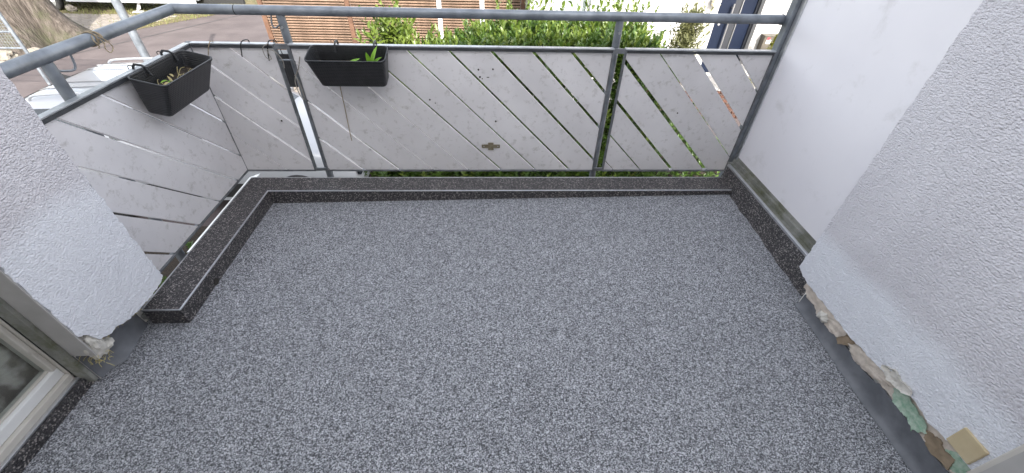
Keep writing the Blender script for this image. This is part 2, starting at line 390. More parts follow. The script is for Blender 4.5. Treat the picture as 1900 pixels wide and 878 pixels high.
# ---- balcony floor: resin-bound stone carpet, rising a little towards the far right corner
def floor_z(x, y):
    sx = min(max((x+1.35)/2.86, 0), 1.05); sy = min(max((y-.75)/1.32, 0), 1.05)
    return .058*sx*sy
NX, NY = 40, 40
v = []; f = []
for j in range(NY+1):
    for i in range(NX+1):
        x = lerp(-1.562, 1.56, i/NX); y = lerp(-.6, 2.13, j/NY); v.append((x, y, floor_z(x, y)))
for j in range(NY):
    for i in range(NX):
        a = j*(NX+1)+i; f.append((a, a+1, a+NX+2, a+NX+1))
fl = link('balcony_floor', v, f, 'carpet', smooth=True); tag(fl, kind='structure')
sl = box('balcony_slab', (-1.50, 1.60, -.6, 2.20, -.20, -.03), 'concrete'); tag(sl, kind='structure')

# ---- kerb of dark stone carpet with aluminium edging
XL, XR, YB, ZT = -1.3526, 1.512, 2.074, .0917
kerb = empty('balcony_kerb', 'raised dark stone kerb with aluminium edge strips around the grey floor', 'kerb', (0, 2.1, 0))
def local(o, par):        # keep world coordinates under a moved parent
    o.parent = par; o.matrix_parent_inverse = par.matrix_world.inverted(); return o
bpy.context.view_layer.update()
kl = MB().prism([(-1.512, 1.169), (XL, 1.169), (XL, YB), (XR+.01, YB), (XR+.01, YB+.149), (-1.512, YB+.149)], 'z', -.02, ZT).build('kerb_body', 'carpet_dark')
local(kl, kerb)
# fillet of spilled dark stones where kerb meets the floor
# right-hand skirting leans against the screen
sk = MB(); N = 26
for i in range(N+1):
    y = lerp(1.195, 2.245, i/N); w = .004*math.sin(i*1.7)+.003*math.sin(i*.6)
    zf = floor_z(1.51, y) if y < YB else .04
    sk.v += [(1.507+w, y, zf-.012), (1.507+w, y, zf+.004), (1.541, y, .166), (1.556, y, .168), (1.556, y, zf-.012)]
for i in range(N):
    for k_ in range(5):
        a = i*5+k_; b = i*5+(k_+1) % 5; sk.f.append((a, b, b+5, a+5))
sk.f += [(0, 1, 2, 3, 4), tuple(N*5+q for q in (4, 3, 2, 1, 0))]
local(sk.build('kerb_skirting', 'carpet_dark'), kerb)
local(tube('edge_strip', [(XL+.001, 1.168, ZT), (XL+.001, YB-.001, ZT), (XR-.003, YB-.001, ZT)], .0042, 'alu', n=8), kerb)
local(tube('edge_strip', [(-1.512, 1.168, ZT), (XL+.001, 1.168, ZT)], .0038, 'alu', n=8), kerb)
local(tube('edge_strip', [(-1.512, 1.17, ZT), (-1.512, YB+.149, ZT)], .003, 'alu', n=8), kerb)
local(tube('edge_strip', [(-1.512, YB+.149, ZT), (XR+.012, YB+.149, ZT)], .0026, 'alu', n=8), kerb)
local(box('edge_strip', (1.538, 1.555, 1.232, 2.255, .160, .176), 'alu', b=.003), kerb)
local(MB().prism([(-1.592, .030), (-1.592, .027), (-1.514, .056), (-1.514, .059)], 'y', 1.60, 2.325).build('drip_flashing', 'alu'), kerb)
local(MB().prism([(1.168, .03), (1.60, .03), (1.60, .055), (1.168, .055)], 'x', -1.535, -1.516).build('flashing_clip', 'alu_dirty'), kerb)
dm = MB(); dm.tube([(XL+.0035, 1.405, .016), (XL-.01, 1.405, .016)], .017, 14); local(dm.build('drain_hole', 'stain'), kerb)

# ---- rendered walls
def skin(name, x, back, y0, y1, z1, bottom, m, parent, ny=90, nz=150, jit=.007, amp=.0025):
    """rough-cast layer facing the balcony with a torn lower edge"""
    V = []; F = []
    for s_, xx in ((0, x), (1, back)):
        for i in range(ny+1):
            y = lerp(y0, y1, i/ny); zb = pl(bottom, y)
            if 0 < i < ny: zb += .005*mnoise.noise(Vector((y*60, 3.3, x)))+.003*mnoise.noise(Vector((y*190, 1.3, x)))
            for j in range(nz+1):
                t = (j/nz)**1.5; z = lerp(zb, z1, t)
                yy = y; xo = 0
                if i in (0, ny): yy += jit*mnoise.noise(Vector((z*45, x, i)))+.5*jit*mnoise.noise(Vector((z*130, x, i)))
                xo = amp*(mnoise.noise(Vector((7.7, yy*70, z*110)))) if s_ == 0 else 0
                V.append((xx+xo, yy, z))
    n1 = (ny+1)*(nz+1); I = lambda s_, i, j: s_*n1+i*(nz+1)+j
    for i in range(ny):
        for j in range(nz):
            F.append((I(0, i, j), I(0, i+1, j), I(0, i+1, j+1), I(0, i, j+1)))
            F.append((I(1, i, j), I(1, i, j+1), I(1, i+1, j+1), I(1, i+1, j)))
        F.append((I(0, i, 0), I(1, i, 0), I(1, i+1, 0), I(0, i+1, 0))); F.append((I(0, i, nz), I(0, i+1, nz), I(1, i+1, nz), I(1, i, nz)))
    for j in range(nz):
        F.append((I(0, 0, j), I(0, 0, j+1), I(1, 0, j+1), I(1, 0, j))); F.append((I(0, ny, j), I(1, ny, j), I(1, ny, j+1), I(0, ny, j+1)))
    mb = MB(); mb.add(V, F); o = mb.build(name, m, parent, auto=R(50)); return o
TOP = 2.6
lw = empty('rendered_wall', 'rough white rendered wall at the left with its broken lower corner beside the door', 'wall', (-1.5, 1.1, 0))
bpy.context.view_layer.update()
Lb = [(.90, .278), (.925, .257), (.94, .208), (.981, .187), (1.01, .191), (1.049, .169), (1.103, .159), (1.159, .157), (1.205, .157), (1.259, .163), (1.287, .177)]
local(skin('render_layer', -1.45, -1.545, .90, 1.288, TOP, Lb, 'plaster_l', None), lw)
local(MB().prism([(-4.5, .902), (-1.546, .902), (-1.546, 1.284), (-4.5, 1.284)], 'z', -.2, TOP).build('wall_core', 'plaster_far'), lw)
# waterproofing coat painted on the wall foot
wp = MB(); N = 22
top = [(.90, .15), (.96, .16), (1.0, .19), (1.29, .19)]
foot = [(.90, -1.540), (.935, -1.538), (.955, -1.525), (.98, -1.500), (1.05, -1.510), (1.168, -1.530)]
for i in range(N+1):
    y = lerp(.9025, 1.168, i/N)
    fx = pl(foot, y)+.004*mnoise.noise(Vector((y*70, 0, 5)))
    wp.v += [(-1.5455, y, pl(top, y)), (-1.5435, y, .05), (lerp(-1.5435, fx, .55), y, .016), (fx, y, .003)]
for i in range(N):
    for q in range(3): wp.f.append((i*4+q, i*4+q+1, i*4+q+5, i*4+q+4))
local(wp.build('waterproofing_coat', 'seal', auto=R(60)), lw)
# broken chunk of render and wool fibres at the near corner
def rock(name, c, rx, ry, rz, m, seed, parent=None, sub=3, rough=.35, freq=2.2):
    bm = bmesh.new(); bmesh.ops.create_icosphere(bm, subdivisions=sub, radius=1)
    for w in bm.verts:
        n_ = w.co.normalized(); k_ = 1+rough*mnoise.noise(n_*freq+Vector((seed*7.1, seed*3.3, 0)))+.4*rough*mnoise.noise(n_*freq*3+Vector((seed, 0, 0)))
        w.co = Vector((c[0]+n_.x*rx*k_, c[1]+n_.y*ry*k_, c[2]+n_.z*rz*k_))
    me = bpy.data.meshes.new(name); bm.to_mesh(me); bm.free(); return obj(name, me, m, parent)
local(rock('broken_render', (-1.475, .925, .19), .028, .030, .062, 'mortar_raw', 3, sub=4), lw)
local(rock('broken_render', (-1.490, .955, .150), .035, .030, .022, 'mortar_raw', 5, sub=4), lw)
fb = MB()
for i in range(70):
    y = random.uniform(.895, .945); z = random.uniform(.10, .17); x = random.uniform(-1.52, -1.46)
    d = Vector((random.uniform(-.3, 1), random.uniform(-1, 1), random.uniform(-1.2, .4))).normalized()*random.uniform(.012, .03)
    fb.tube([(x, y, z), (x+d.x*.5, y+d.y*.6, z+d.z*.5+.003), (x+d.x, y+d.y, z+d.z)], .0009, 3, cap=False)
o = local(fb.build('wool_fibres', 'wool'), lw); o['kind'] = 'stuff'
for i in range(22):
    pass
# wool specks along the torn edge
ws = MB()
for i in range(160):
    y = random.uniform(.95, 1.285); z = pl(Lb, y)-.004; x = random.uniform(-1.49, -1.452)
    d = Vector((random.uniform(-.5, 1), random.uniform(-1, 1), random.uniform(-1, .6))).normalized()*random.uniform(.004, .012)
    ws.tube([(x, y, z), (x+d.x, y+d.y, z+d.z)], .0008, 3, cap=False)
o = local(ws.build('wool_edge', 'wool'), lw); o['kind'] = 'stuff'

rw = empty('rendered_wall', 'rough white rendered wall at the right with torn insulation along its foot', 'wall', (1.5, .85, 0))
bpy.context.view_layer.update()
Rb = [(.40, .195), (.437, .195), (.503, .195), (.562, .182), (.627, .195), (.665, .196), (.699, .185), (.753, .172), (.837, .161), (.919, .154), (1.086, .154), (1.216, .152), (1.262, .160), (1.29, .170), (1.303, .176)]
local(skin('render_layer', 1.45, 1.478, .40, 1.303, TOP, Rb, 'plaster_r', None, ny=150), rw)
local(MB().prism([(1.479, -.6), (4.5, -.6), (4.5, 1.292), (1.575, 1.292), (1.575, 1.222), (1.479, 1.222)], 'z', -.2, TOP).build('wall_core', 'plaster_far'), rw)
# insulation board behind the render
ins = MB(); N = 60
for i in range(N+1):
    y = lerp(.41, 1.235, i/N); zb = .112+.02*mnoise.noise(Vector((y*16, 2, 2)))+.010*mnoise.noise(Vector((y*60, 2, 2)))
    ins.v += [(1.467, y, .20), (1.465+.003*mnoise.noise(Vector((y*40, 1, 1))), y, zb), (1.4785, y, zb), (1.4785, y, .20)]
for i in range(N):
    for q in range(4): ins.f.append((i*4+q, i*4+(q+1) % 4, i*4+4+(q+1) % 4, i*4+4+q))
local(ins.build('insulation_edge', 'beige'), rw)
def flake(name, poly, x, th, m, curl=.006, seed=1):
    """torn flake lying on the wall foot: poly in (y, z), curled, with thickness"""
    c = Vector((sum(p[0] for p in poly)/len(poly), sum(p[1] for p in poly)/len(poly)))
    P = []
    for (a, b) in zip(poly, poly[1:]+poly[:1]):
        for t in (0, .125, .25, .375, .5, .625, .75, .875):
            q = Vector((lerp(a[0], b[0], t), lerp(a[1], b[1], t)))
            P.append(q+Vector((mnoise.noise(Vector((q.x*90, q.y*90, seed))), mnoise.noise(Vector((q.y*90, q.x*90, seed+9)))))*.006+Vector((mnoise.noise(Vector((q.x*260, q.y*260, seed))), mnoise.noise(Vector((q.y*260, q.x*260, seed+5)))))*.004)
    V = []; F = []; n_ = len(P)
    for lay in (0, 1):
        for rr in (1, .66, .33):
            for q in P:
                w = c+(q-c)*rr; h = curl*mnoise.noise(Vector((w.x*45, w.y*45, seed*3)))-(curl*.6 if rr == 1 else 0)*(-1)**int(seed)
                V.append((x-h+lay*th, w.x, w.y))
        V.append((x+lay*th, c.x, c.y))
    L = 3*n_+1
    for lay in (0, 1):
        for r_ in range(2):
            for i in range(n_):
                F.append((lay*L+r_*n_+i, lay*L+r_*n_+(i+1) % n_, lay*L+(r_+1)*n_+(i+1) % n_, lay*L+(r_+1)*n_+i))
        for i in range(n_): F.append((lay*L+2*n_+i, lay*L+2*n_+(i+1) % n_, lay*L+3*n_))
    for i in range(n_): F.append((i, (i+1) % n_, L+(i+1) % n_, L+i))
    mb = MB(); mb.add(V, F); return local(mb.build(name, m, auto=R(50)), rw)
flake('torn_flake', [(1.222, .128), (1.147, .143), (1.03, .150), (.946, .151), (.947, .123), (.973, .086), (1.031, .071), (1.058, .082), (1.099, .075), (1.151, .103), (1.191, .091)], 1.459, .006, 'beige', .006, 2)
flake('torn_flake', [(.916, .114), (.893, .142), (.821, .159), (.698, .169), (.721, .137), (.772, .102), (.832, .087), (.875, .084)], 1.458, .006, 'beige', .006, 4)
flake('torn_flake', [(1.10, .110), (1.055, .125), (1.035, .100), (1.06, .070), (1.09, .075)], 1.449, .006, 'mortar_raw', .012, 6)
flake('adhesive_patch', [(.969, .082), (.943, .138), (.898, .14), (.919, .1), (.95, .069)], 1.463, .004, 'brown', .003, 3)
flake('adhesive_patch', [(.553, .145), (.514, .166), (.488, .151), (.453, .161), (.440, .118), (.494, .100), (.523, .106)], 1.462, .004, 'brown', .003, 5)
flake('mesh_patch', [(.70, .155), (.667, .186), (.638, .178), (.594, .170), (.564, .165), (.545, .134), (.571, .100), (.603, .118), (.64, .112), (.668, .112)], 1.461, .003, 'meshgreen', .006, 7)
flake('mesh_patch', [(.49, .150), (.46, .19), (.42, .19), (.41, .12), (.45, .12)], 1.464, .003, 'meshgreen', .003, 8)
flake('render_flap', [(.771, .198), (.736, .225), (.699, .215), (.651, .222), (.646, .205), (.683, .180), (.727, .174)], 1.444, .006, 'mortar_raw', .012, 9)
local(box('foam_block', (1.443, 1.48, .424, .502, .200, .282), 'foam', b=.003), rw)
# grey waterproofing band with a cove on to the floor
wp = MB(); N = 70
for i in range(N+1):
    y = lerp(.30, 1.205, i/N); zt = .088+.014*mnoise.noise(Vector((y*14, 8, 2)))+.006*mnoise.noise(Vector((y*55, 8, 2)))+(.02 if y < .75 else 0)
    fz = floor_z(1.48, y); fx = 1.462+.004*mnoise.noise(Vector((y*25, 4, 1)))
    wp.v += [(1.4675, y, zt), (1.4665, y, fz+.04), (1.4655, y, fz+.022), (fx-.004, y, fz+.010), (fx-.018, y, fz+.0035)]
for i in range(N):
    for q in range(4): wp.f.append((i*5+q, i*5+q+1, i*5+q+6, i*5+q+5))
local(wp.build('waterproofing_coat', 'seal', auto=R(60)), rw)
wpb = box('coat_backing', (1.469, 1.4785, .3, 1.21, -.02, .085), 'seal'); local(wpb, rw)

# ---- unseen wall behind the viewer, added and sized to keep sun off the balcony
bw = box('rear_shade_wall', (-4.5, 4.5, -.85, -.6, -2, 4.6), 'plaster_far'); tag(bw, kind='structure')

# ---- balcony door on the left
door = empty('balcony_door', 'cream framed glass balcony door at the lower left corner', 'door', (-1.62, .4, .05))
bpy.context.view_layer.update()
def P(o): return local(o, door)
P(box('reveal', (-1.600, -1.452, .8935, .8995, .17, 2.3), 'reveal', b=.002))
P(box('shutter_rail', (-1.583, -1.535, .878, .893, .022, 2.3), 'alu_dirty', b=.002))
P(box('shutter_rail_groove', (-1.587, -1.5832, .877, .892, .020, 2.3), 'gasket'))
P(box('frame_jamb', (-1.66, -1.592, .878, .8925, .06, 2.2), 'frame', b=.003))
P(box('frame_jamb', (-1.66, -1.592, -.59, -.50, .06, 2.2), 'frame', b=.003))
P(box('frame_sill', (-1.66, -1.590, -.50, .8775, .052, .082), 'frame', b=.003))
P(box('sill_cover', (-1.589, -1.575, -.59, .885, .048, .058), 'alu', b=.002))
sash = P(box('sash', (-1.655, -1.606, -.50, .8775, .083, .124), 'whiteplastic', b=.004))
P(box('sash', (-1.655, -1.606, .860, .8775, .1245, 2.15), 'frame', b=.004))
P(box('glazing_bead', (-1.650, -1.622, -.50, .8595, .1245, .132), 'frame', b=.002))
gp = P(box('pane', (-1.637, -1.631, -.50, .8595, .1325, 2.15), 'carglass'))
gm = glass('window glass'); gp.data.materials.clear(); gp.data.materials.append(gm)
P(box('coat_return', (-1.600, -1.5465, .8975, .9015, 0, .169), 'seal'))
cu = MB(); N = 80
for i in range(N+1):
    y = lerp(-.5, .89, i/N); x = -1.685+.014*math.sin(y*46)+.006*math.sin(y*101+1); cu.v += [(x, y, .08), (x, y, 2.2)]
for i in range(N): cu.f.append((2*i, 2*i+2, 2*i+3, 2*i+1))
cur = cu.build('lace_curtain', 'lace', smooth=True); tag(cur, 'brownish lace curtain hanging behind the glass of the balcony door', 'curtain')
st = box('door_threshold', (-1.665, -1.562, -.6, .90, -.02, .047), 'carpet_dark'); local(st, door)
o = box('room_wall', (-3.0, -2.9, -.6, .9, -.2, 2.4), 'plaster_far'); tag(o, kind='structure')
o = box('room_ceiling', (-3.0, -1.60, -.6, .9, 2.24, 2.6), 'plaster_far'); tag(o, kind='structure')
o = box('room_floor', (-3.0, -1.667, -.6, .9, -.2, -.02), 'stem'); tag(o, kind='structure')

# frame at the lower right edge
dr = empty('door_frame', 'cream upright frame member at the lower right corner of the balcony', 'door frame', (1.45, .35, 0))
bpy.context.view_layer.update()
local(box('frame_upright', (1.405, 1.47, .20, .400, -.01, 2.3), 'frame', b=.004), dr)
local(box('seal_strip', (1.402, 1.4045, .21, .385, 0, 2.3), 'reveal'), dr)

# ---- privacy screen on the right
sc = empty('privacy_screen', 'smooth white privacy screen between grey post and right wall', 'screen', (1.6, 1.8, .17))
bpy.context.view_layer.update()
local(box('screen_board', (1.602, 1.612, 1.20, 2.285, .205, 2.2), 'screen'), sc)
local(box('screen_post', (1.572, 1.604, 2.300, 2.350, -.15, 2.25), 'galv', b=.004), sc)
local(box('edge_profile', (1.594, 1.616, 2.268, 2.2985, .18, 2.25), 'alu', b=.002), sc)
ch = MB().box(1.5565, 1.606, 1.232, 2.29, .158, .168).box(1.586, 1.600, 1.232, 2.288, .169, .194).box(1.6005, 1.618, 1.232, 2.286, .169, .214)
local(ch.build('bottom_channel', 'alu_dirty'), sc)

# ---- railing
rail = empty('balcony_railing', 'galvanised balcony railing with diagonal white boards and round handrail', 'railing', (0, 2.33, 0))
bpy.context.view_layer.update()
def P(o): return local(o, rail)
P(tube('handrail', [(-1.61, 1.286, 1.004), (-1.61, 2.36, 1.004), (1.575, 2.36, 1.004)], .0235, 'galv', n=24))
P(tube('weld_seam', [(-1.302, 2.36, 1.004), (-1.298, 2.36, 1.004)], .0240, 'gasket', n=24))
P(tube('weld_seam', [(1.565, 2.36, 1.004), (1.572, 2.36, 1.004)], .0265, 'galv', n=24))
for (x, y) in ((-1.086, 2.36), (.685, 2.36), (-1.61, 1.58)):
    po = P(tube('post', [(x, y, -.16), (x, y, .985)], .0208, 'galv', n=20))
    if y > 2:
        bo = tube('bolt', [(x, y-.02, .93), (x, y-.031, .93)], .0065, 'steel', n=8); bo.parent = po; bo.matrix_parent_inverse = Matrix.Translation((0, 0, 0)) if False else (rail.matrix_world @ po.matrix_parent_inverse).inverted()
P(tube('bracket_rod', smoothpath([(-1.61, 1.69, .985), (-1.61, 1.68, .945), (-1.61, 1.66, .932), (-1.61, 1.615, .944), (-1.61, 1.60, .955)]), .004, 'galv', n=8))
P(tube('bracket_rod', smoothpath([(-1.128, 2.352, .985), (-1.135, 2.345, .94), (-1.122, 2.342, .926), (-1.098, 2.342, .94)]), .004, 'galv', n=8))
ZB, ZTP = .102, .853
def clip(poly, c, sgn):
    """keep sgn*(s+z-c) >= 0"""
    out = []
    for a, b in zip(poly, poly[1:]+poly[:1]):
        da = sgn*(a[0]+a[1]-c); db = sgn*(b[0]+b[1]-c)
        if da >= 0: out.append(a)
        if da*db < 0:
            t = da/(da-db); out.append((lerp(a[0], b[0], t), lerp(a[1], b[1], t)))
    return out
def panel(name, s0, s1, cs, along, pos, gaps=None, bars=(1, 1)):
    """frame of flat bars and 45 degree boards; along 'x' (pos = y) or 'y' (pos = x)"""
    sgn = 1 if along == 'x' else -1
    d0, d1 = (pos-.012, pos+.020) if along == 'x' else (pos-.020, pos+.012)
    fr = MB()
    def bx(a0, a1, z0, z1, e=0):
        if along == 'x': fr.box(a0, a1, d0-e, d1+e, z0, z1)
        else: fr.box(d0-e, d1+e, a0, a1, z0, z1)
    tr_ = MB(); (tr_.box(s0, s1, d0, d1, ZTP+.001, ZTP+.008, b=.0015) if along == 'x' else tr_.box(d0, d1, s0, s1, ZTP+.001, ZTP+.008, b=.0015)); P(tr_.build('top_bar', 'galv_lit')); bx(s0, s1, ZB-.008, ZB-.001)
    lp = MB()
    (lp.box(s0+.008, s1-.008, d0-.0025, d0+.002, ZTP-.013, ZTP+.0005) if along == 'x' else lp.box(d1-.002, d1+.0025, s0+.008, s1-.008, ZTP-.013, ZTP+.0005))
    P(lp.build('shadow_lip', 'lipshadow'))  # dark strip added as the shadow under the top bar
    
    if bars[0]: bx(s0, s0+.007, ZB, ZTP, -.001)
    if bars[1]: bx(s1-.007, s1, ZB, ZTP, -.001)
    F = P(fr.build(name, 'galv_dark'))
    a0, a1 = s0+.008*bars[0], s1-.008*bars[1]
    rect = [(a0, ZB), (a1, ZB), (a1, ZTP), (a0, ZTP)]
    lim = [a0+ZB-1]+list(cs)+[a1+ZTP+1]
    gaps = gaps or {}
    for i in range(len(lim)-1):
        c0 = lim[i]+(gaps.get(i-1, .008) if i else 0); c1 = lim[i+1]-(gaps.get(i, .008) if i < len(lim)-2 else 0)
        poly = clip(clip(rect, c0, 1), c1, -1)
        if len(poly) < 3: continue
        q = [poly[0]]
        for p_ in poly[1:]:
            if math.hypot(p_[0]-q[-1][0], p_[1]-q[-1][1]) > 1e-4: q.append(p_)
        if len(q) < 3: continue
        ar = abs(sum(a[0]*b[1]-b[0]*a[1] for a, b in zip(q, q[1:]+q[:1])))/2
        if ar < 2e-4: continue
        dy = random.uniform(-.0022, .0022)
        # bevelled board: front face slightly inset
        cx = sum(a[0] for a in q)/len(q); cz = sum(a[1] for a in q)/len(q)
        def ins_(d):
            out = []
            for a in q:
                w = Vector((cx-a[0], cz-a[1])); L = w.length; w = w/L if L else w
                out.append((a[0]+w.x*d, a[1]+w.y*d))
            return out
        lay = [(ins_(.0022), -.005), (q, -.0032), (q, .0085), (ins_(.002), .010)]
        mb = MB(); n_ = len(q); V = []
        for poly_, h in lay:
            for a in poly_:
                V.append((a[0], pos+h+dy, a[1]) if along == 'x' else (pos-h-dy, a[0], a[1]))
        Fc = [tuple(range(n_)), tuple(range(3*n_, 4*n_))]
        for L_ in range(3):
            for k_ in range(n_): Fc.append((L_*n_+k_, L_*n_+(k_+1) % n_, (L_+1)*n_+(k_+1) % n_, (L_+1)*n_+k_))
        mb.add(V, Fc); o = mb.build('board', 'board')
        o.parent = F; o.matrix_parent_inverse = (rail.matrix_world @ F.matrix_parent_inverse).inverted()
    return F
panel('slat_frame', 1.292, 2.299, [1.392, 1.615, 1.838, 2.058, 2.275, 2.503, 2.725, 2.95], 'y', -1.572, {0: .005, 2: .008, 3: .006}, (1, 0))
panel('slat_frame', -1.5635, -1.138, [-1.21, -.98, -.757, -.53], 'x', 2.305, {0: .004, 1: .007}, (0, 1))
panel('slat_frame', -1.066, .666, [-.953, -.732, -.501, -.286, -.055, .156, .383, .607, .836, 1.062, 1.275, 1.495], 'x', 2.305,
      {3: .005, 4: .005, 6: .008, 7: .010, 8: .011, 9: .011, 10: .011, 11: .011})
panel('slat_frame', .728, 1.570, [.903, 1.085, 1.302, 1.532, 1.762, 1.965, 2.195, 2.41], 'x', 2.305,
      {0: .004, 1: .006, 2: .012, 3: .014, 4: .004, 5: .013, 6: .007, 7: .008})
P(MB().box(-1.592, -1.5645, 2.3115, 2.3255, ZB-.008, ZTP+.008).build('corner_angle', 'galv_dark'))
for (x0, x1) in ((-1.1375, -1.0665), (.6665, .7275)):
    P(box('joint_plate', (x0, x1, 2.296, 2.306, .836, .860), 'galv_dark')); P(box('joint_plate', (x0, x1, 2.296, 2.306, .096, .116), 'galv_dark'))
P(box('joint_plate', (-1.1375, -1.0665, 2.300, 2.306, .775, .782), 'galv'))
# grimy mounting plate screwed to one board, with screws
mp_ = P(MB().box(-.068, .046, 2.2968, 2.2990, .262, .285).box(-.028, .006, 2.2955, 2.2990, .248, .298).build('mounting_plate', 'brass'))
for x in (-.055, .033):
    sc_ = tube('screw', [(x, 2.2966, .274), (x, 2.2945, .274)], .004, 'steel', n=8); sc_.parent = mp_; sc_.matrix_parent_inverse = (rail.matrix_world @ mp_.matrix_parent_inverse).inverted()
for (x, z) in ((-.075, .742), (.005, .745), (-.068, .702), (-.055, .693), (-1.24, .435), (-.33, .55), (-.36, .57), (1.12, .50), (1.20, .56), (.02, .44)):
    r_ = random.uniform(.003, .006); P(tube('screw_hole', [(x, 2.2986, z), (x, 2.2966, z)], r_, 'stain', n=7))
P(box('scratch', (-.030, -.016, 2.2968, 2.2986, .699, .703), 'stain'))

# ---- planters
def planter(name, label, group):
    """local: back rim along x at y = 0, opening up, front towards -y"""
    r = empty(name, label, 'planter', group=group)
    L0, L1, D0, D1, H = .200, .172, .152, .098, .165
    def ring(hl, y0, y1, z, rad, n=5):
        out = []
        for cx, cy, a0 in ((hl-rad, y0-rad, 0), (-hl+rad, y0-rad, 90), (-hl+rad, y1+rad, 180), (hl-rad, y1+rad, 270)):
            for k_ in range(n):
                th = R(a0+90*k_/(n-1)); out.append((cx+rad*math.cos(th), cy+rad*math.sin(th), z))
        return out
    prof = [(L1-.006, -.03, -.03-D1+.01, -H, .016), (L1, -.024, -.024-D1, -H+.006, .018), (L0-.004, -.006, -D0+.004, -.014, .024), (L0, -.002, -D0, -.010, .026), (L0, -.002, -D0, 0, .026),
            (L0-.005, -.007, -D0+.005, 0, .022), (L0-.009, -.011, -D0+.009, -.012, .02), (L0-.016, -.018, -D0+.016, -.06, .02), (L1-.004, -.028, -.028-D1+.004, -H+.012, .016)]
    rings = [ring(a, b, c, d, e) for a, b, c, d, e in prof]; n_ = len(rings[0]); mb = MB(); V = [p for q in rings for p in q]; F = []
    for i in range(len(rings)-1):
        for k_ in range(n_): F.append((i*n_+k_, i*n_+(k_+1) % n_, (i+1)*n_+(k_+1) % n_, (i+1)*n_+k_))
    F.append(tuple(range(n_))); F.append(tuple((len(rings)-1)*n_+k_ for k_ in range(n_)))
    mb.add(V, F); mb.build('pot', 'black', r, auto=R(50))
    s_ = ring(L0-.02, -.021, -D0+.021, -.075, .018)
    bm = bmesh.new(); vs = [bm.verts.new(p) for p in s_]; bm.faces.new(vs)
    bmesh.ops.triangulate(bm, faces=bm.faces[:]); bmesh.ops.subdivide_edges(bm, edges=bm.edges[:], cuts=5, use_grid_fill=True)
    sd_ = hash(name) % 7
    for w in bm.verts: w.co.z += .012*mnoise.noise(Vector((w.co.x*30, w.co.y*30, len(label))))+.006*mnoise.noise(Vector((w.co.x*90, w.co.y*90, 1)))
    me = bpy.data.meshes.new('soil'); bm.to_mesh(me); bm.free(); obj('soil', me, 'soil', r)
    for sx in (-.075, .125):
        hk = MB()
        hk.tube([(sx, -.026, -.030), (sx, -.016, -.012), (sx, -.010, .002), (sx, .006, .008), (sx, .034, .004), (sx, .042, -.008), (sx, .042, -.03)], .0052, 8)
        hk.build('hanger_hook', 'black', r, auto=R(40))
        hk = MB().tube(smoothpath([(sx-.010, .03, .000), (sx-.018, .040, .005), (sx-.028, .042, .003), (sx-.032, .038, -.006)]), .0018, 6); hk.build('hanger_wire', 'hookmetal', r)
        MB().tube([(sx, -.075, -H-.006), (sx, -.090, -H+.002)], .006, 6).build('foot_clip', 'gasket', r)
    gr = MB()
    for i in range(90):
        x = random.uniform(-.17, .17); y = random.uniform(-.125, -.03); z = -.072+random.uniform(0, .008); q = random.uniform(.002, .005)
        gr.add([(x+q, y, z), (x-q*.5, y+q, z), (x-q*.5, y-q, z+.001), (x, y, z+q*1.3)], [(0, 1, 2), (0, 1, 3), (1, 2, 3), (0, 2, 3)])
    o = gr.build('soil_crumbs', 'stem', r); o['kind'] = 'stuff'
    return r
def leaf_blade(mb, base, d, nrm, L, Wd, bend=.25, seg=4):
    d = d.normalized(); side = d.cross(nrm).normalized(); nrm = side.cross(d).normalized()
    vs = []; k0 = len(mb.v)
    for i in range(seg+1):
        t = i/seg; w = Wd*math.sin(math.pi*min(1, .12+.88*t))**.75 if i < seg else 0
        c = base+d*(L*t)-nrm*(bend*L*t*t)
        if i == seg: vs.append(c)
        else: vs += [c-side*w*.5+nrm*w*.16, c, c+side*w*.5+nrm*w*.16]
    F = []
    for i in range(seg-1):
        a = i*3; F += [(a, a+3, a+4, a+1), (a+1, a+4, a+5, a+2)]
    a = (seg-1)*3; F += [(a, a+3, a+1), (a+1, a+3, a+2)]
    mb.add(vs, F)
grp = 'black window boxes hung on the railing'
p1 = planter('planter', 'black window box with dry stalks hung on the left railing', grp)
p1.rotation_euler = (R(14), 0, R(90)); p1.location = (-1.532, 1.968, .868)
for i in range(13):                       # dry stalks
    x = random.uniform(-.13, .10); y = random.uniform(-.11, -.04)
    a = random.uniform(-1.2, 1.2); L = random.uniform(.03, .075)
    tube('dry_stalk', smoothpath([(x, y, -.072), (x+.4*L*math.cos(a), y+.3*L*math.sin(a), -.055+random.uniform(0, .02)), (x+L*math.cos(a), max(-.13, min(-.03, y+L*.7*math.sin(a))), -.062+random.uniform(0, .022))], 4), .0012, 'straw', p1, n=5)
for i in range(9):
    mb = MB(); x = random.uniform(-.12, .02); y = random.uniform(-.10, -.05)
    leaf_blade(mb, Vector((x, y, -.060)), Vector((random.uniform(-1, 1), random.uniform(-1, 1), .5)), Vector((0, 0, 1)), random.uniform(.02, .04), .012, .6); mb.build('dry_leaf', 'straw' if i % 3 else 'sprout', p1, smooth=True)
p2 = planter('planter', 'black window box with two green seedlings hung on the front railing', grp)
p2.rotation_euler = (R(14), 0, 0); p2.location = (-.738, 2.272, .868)
def seedling(x, y, leaves):
    for (dx, dy, dz, L, w, b) in leaves:
        mb = MB(); leaf_blade(mb, Vector((x, y, -.068)), Vector((dx, dy, dz)), Vector((0, -.3, 1)), L, w, b, 6); mb.build('seedling_leaf', 'sprout', p2, smooth=True)
seedling(-.018, -.095, [(-1, -.1, .75, .070, .024, .45), (.9, 0, 1.0, .085, .024, .40), (.2, -.6, .8, .030, .014, .4), (-.3, .4, 1, .028, .012, .3)])
seedling(.112, -.095, [(-1, 0, .8, .085, .024, .45), (.25, 0, 1.0, .115, .026, .3), (.55, -.2, 1.1, .085, .024, .4), (-.15, .1, 1, .090, .024, -.25)])
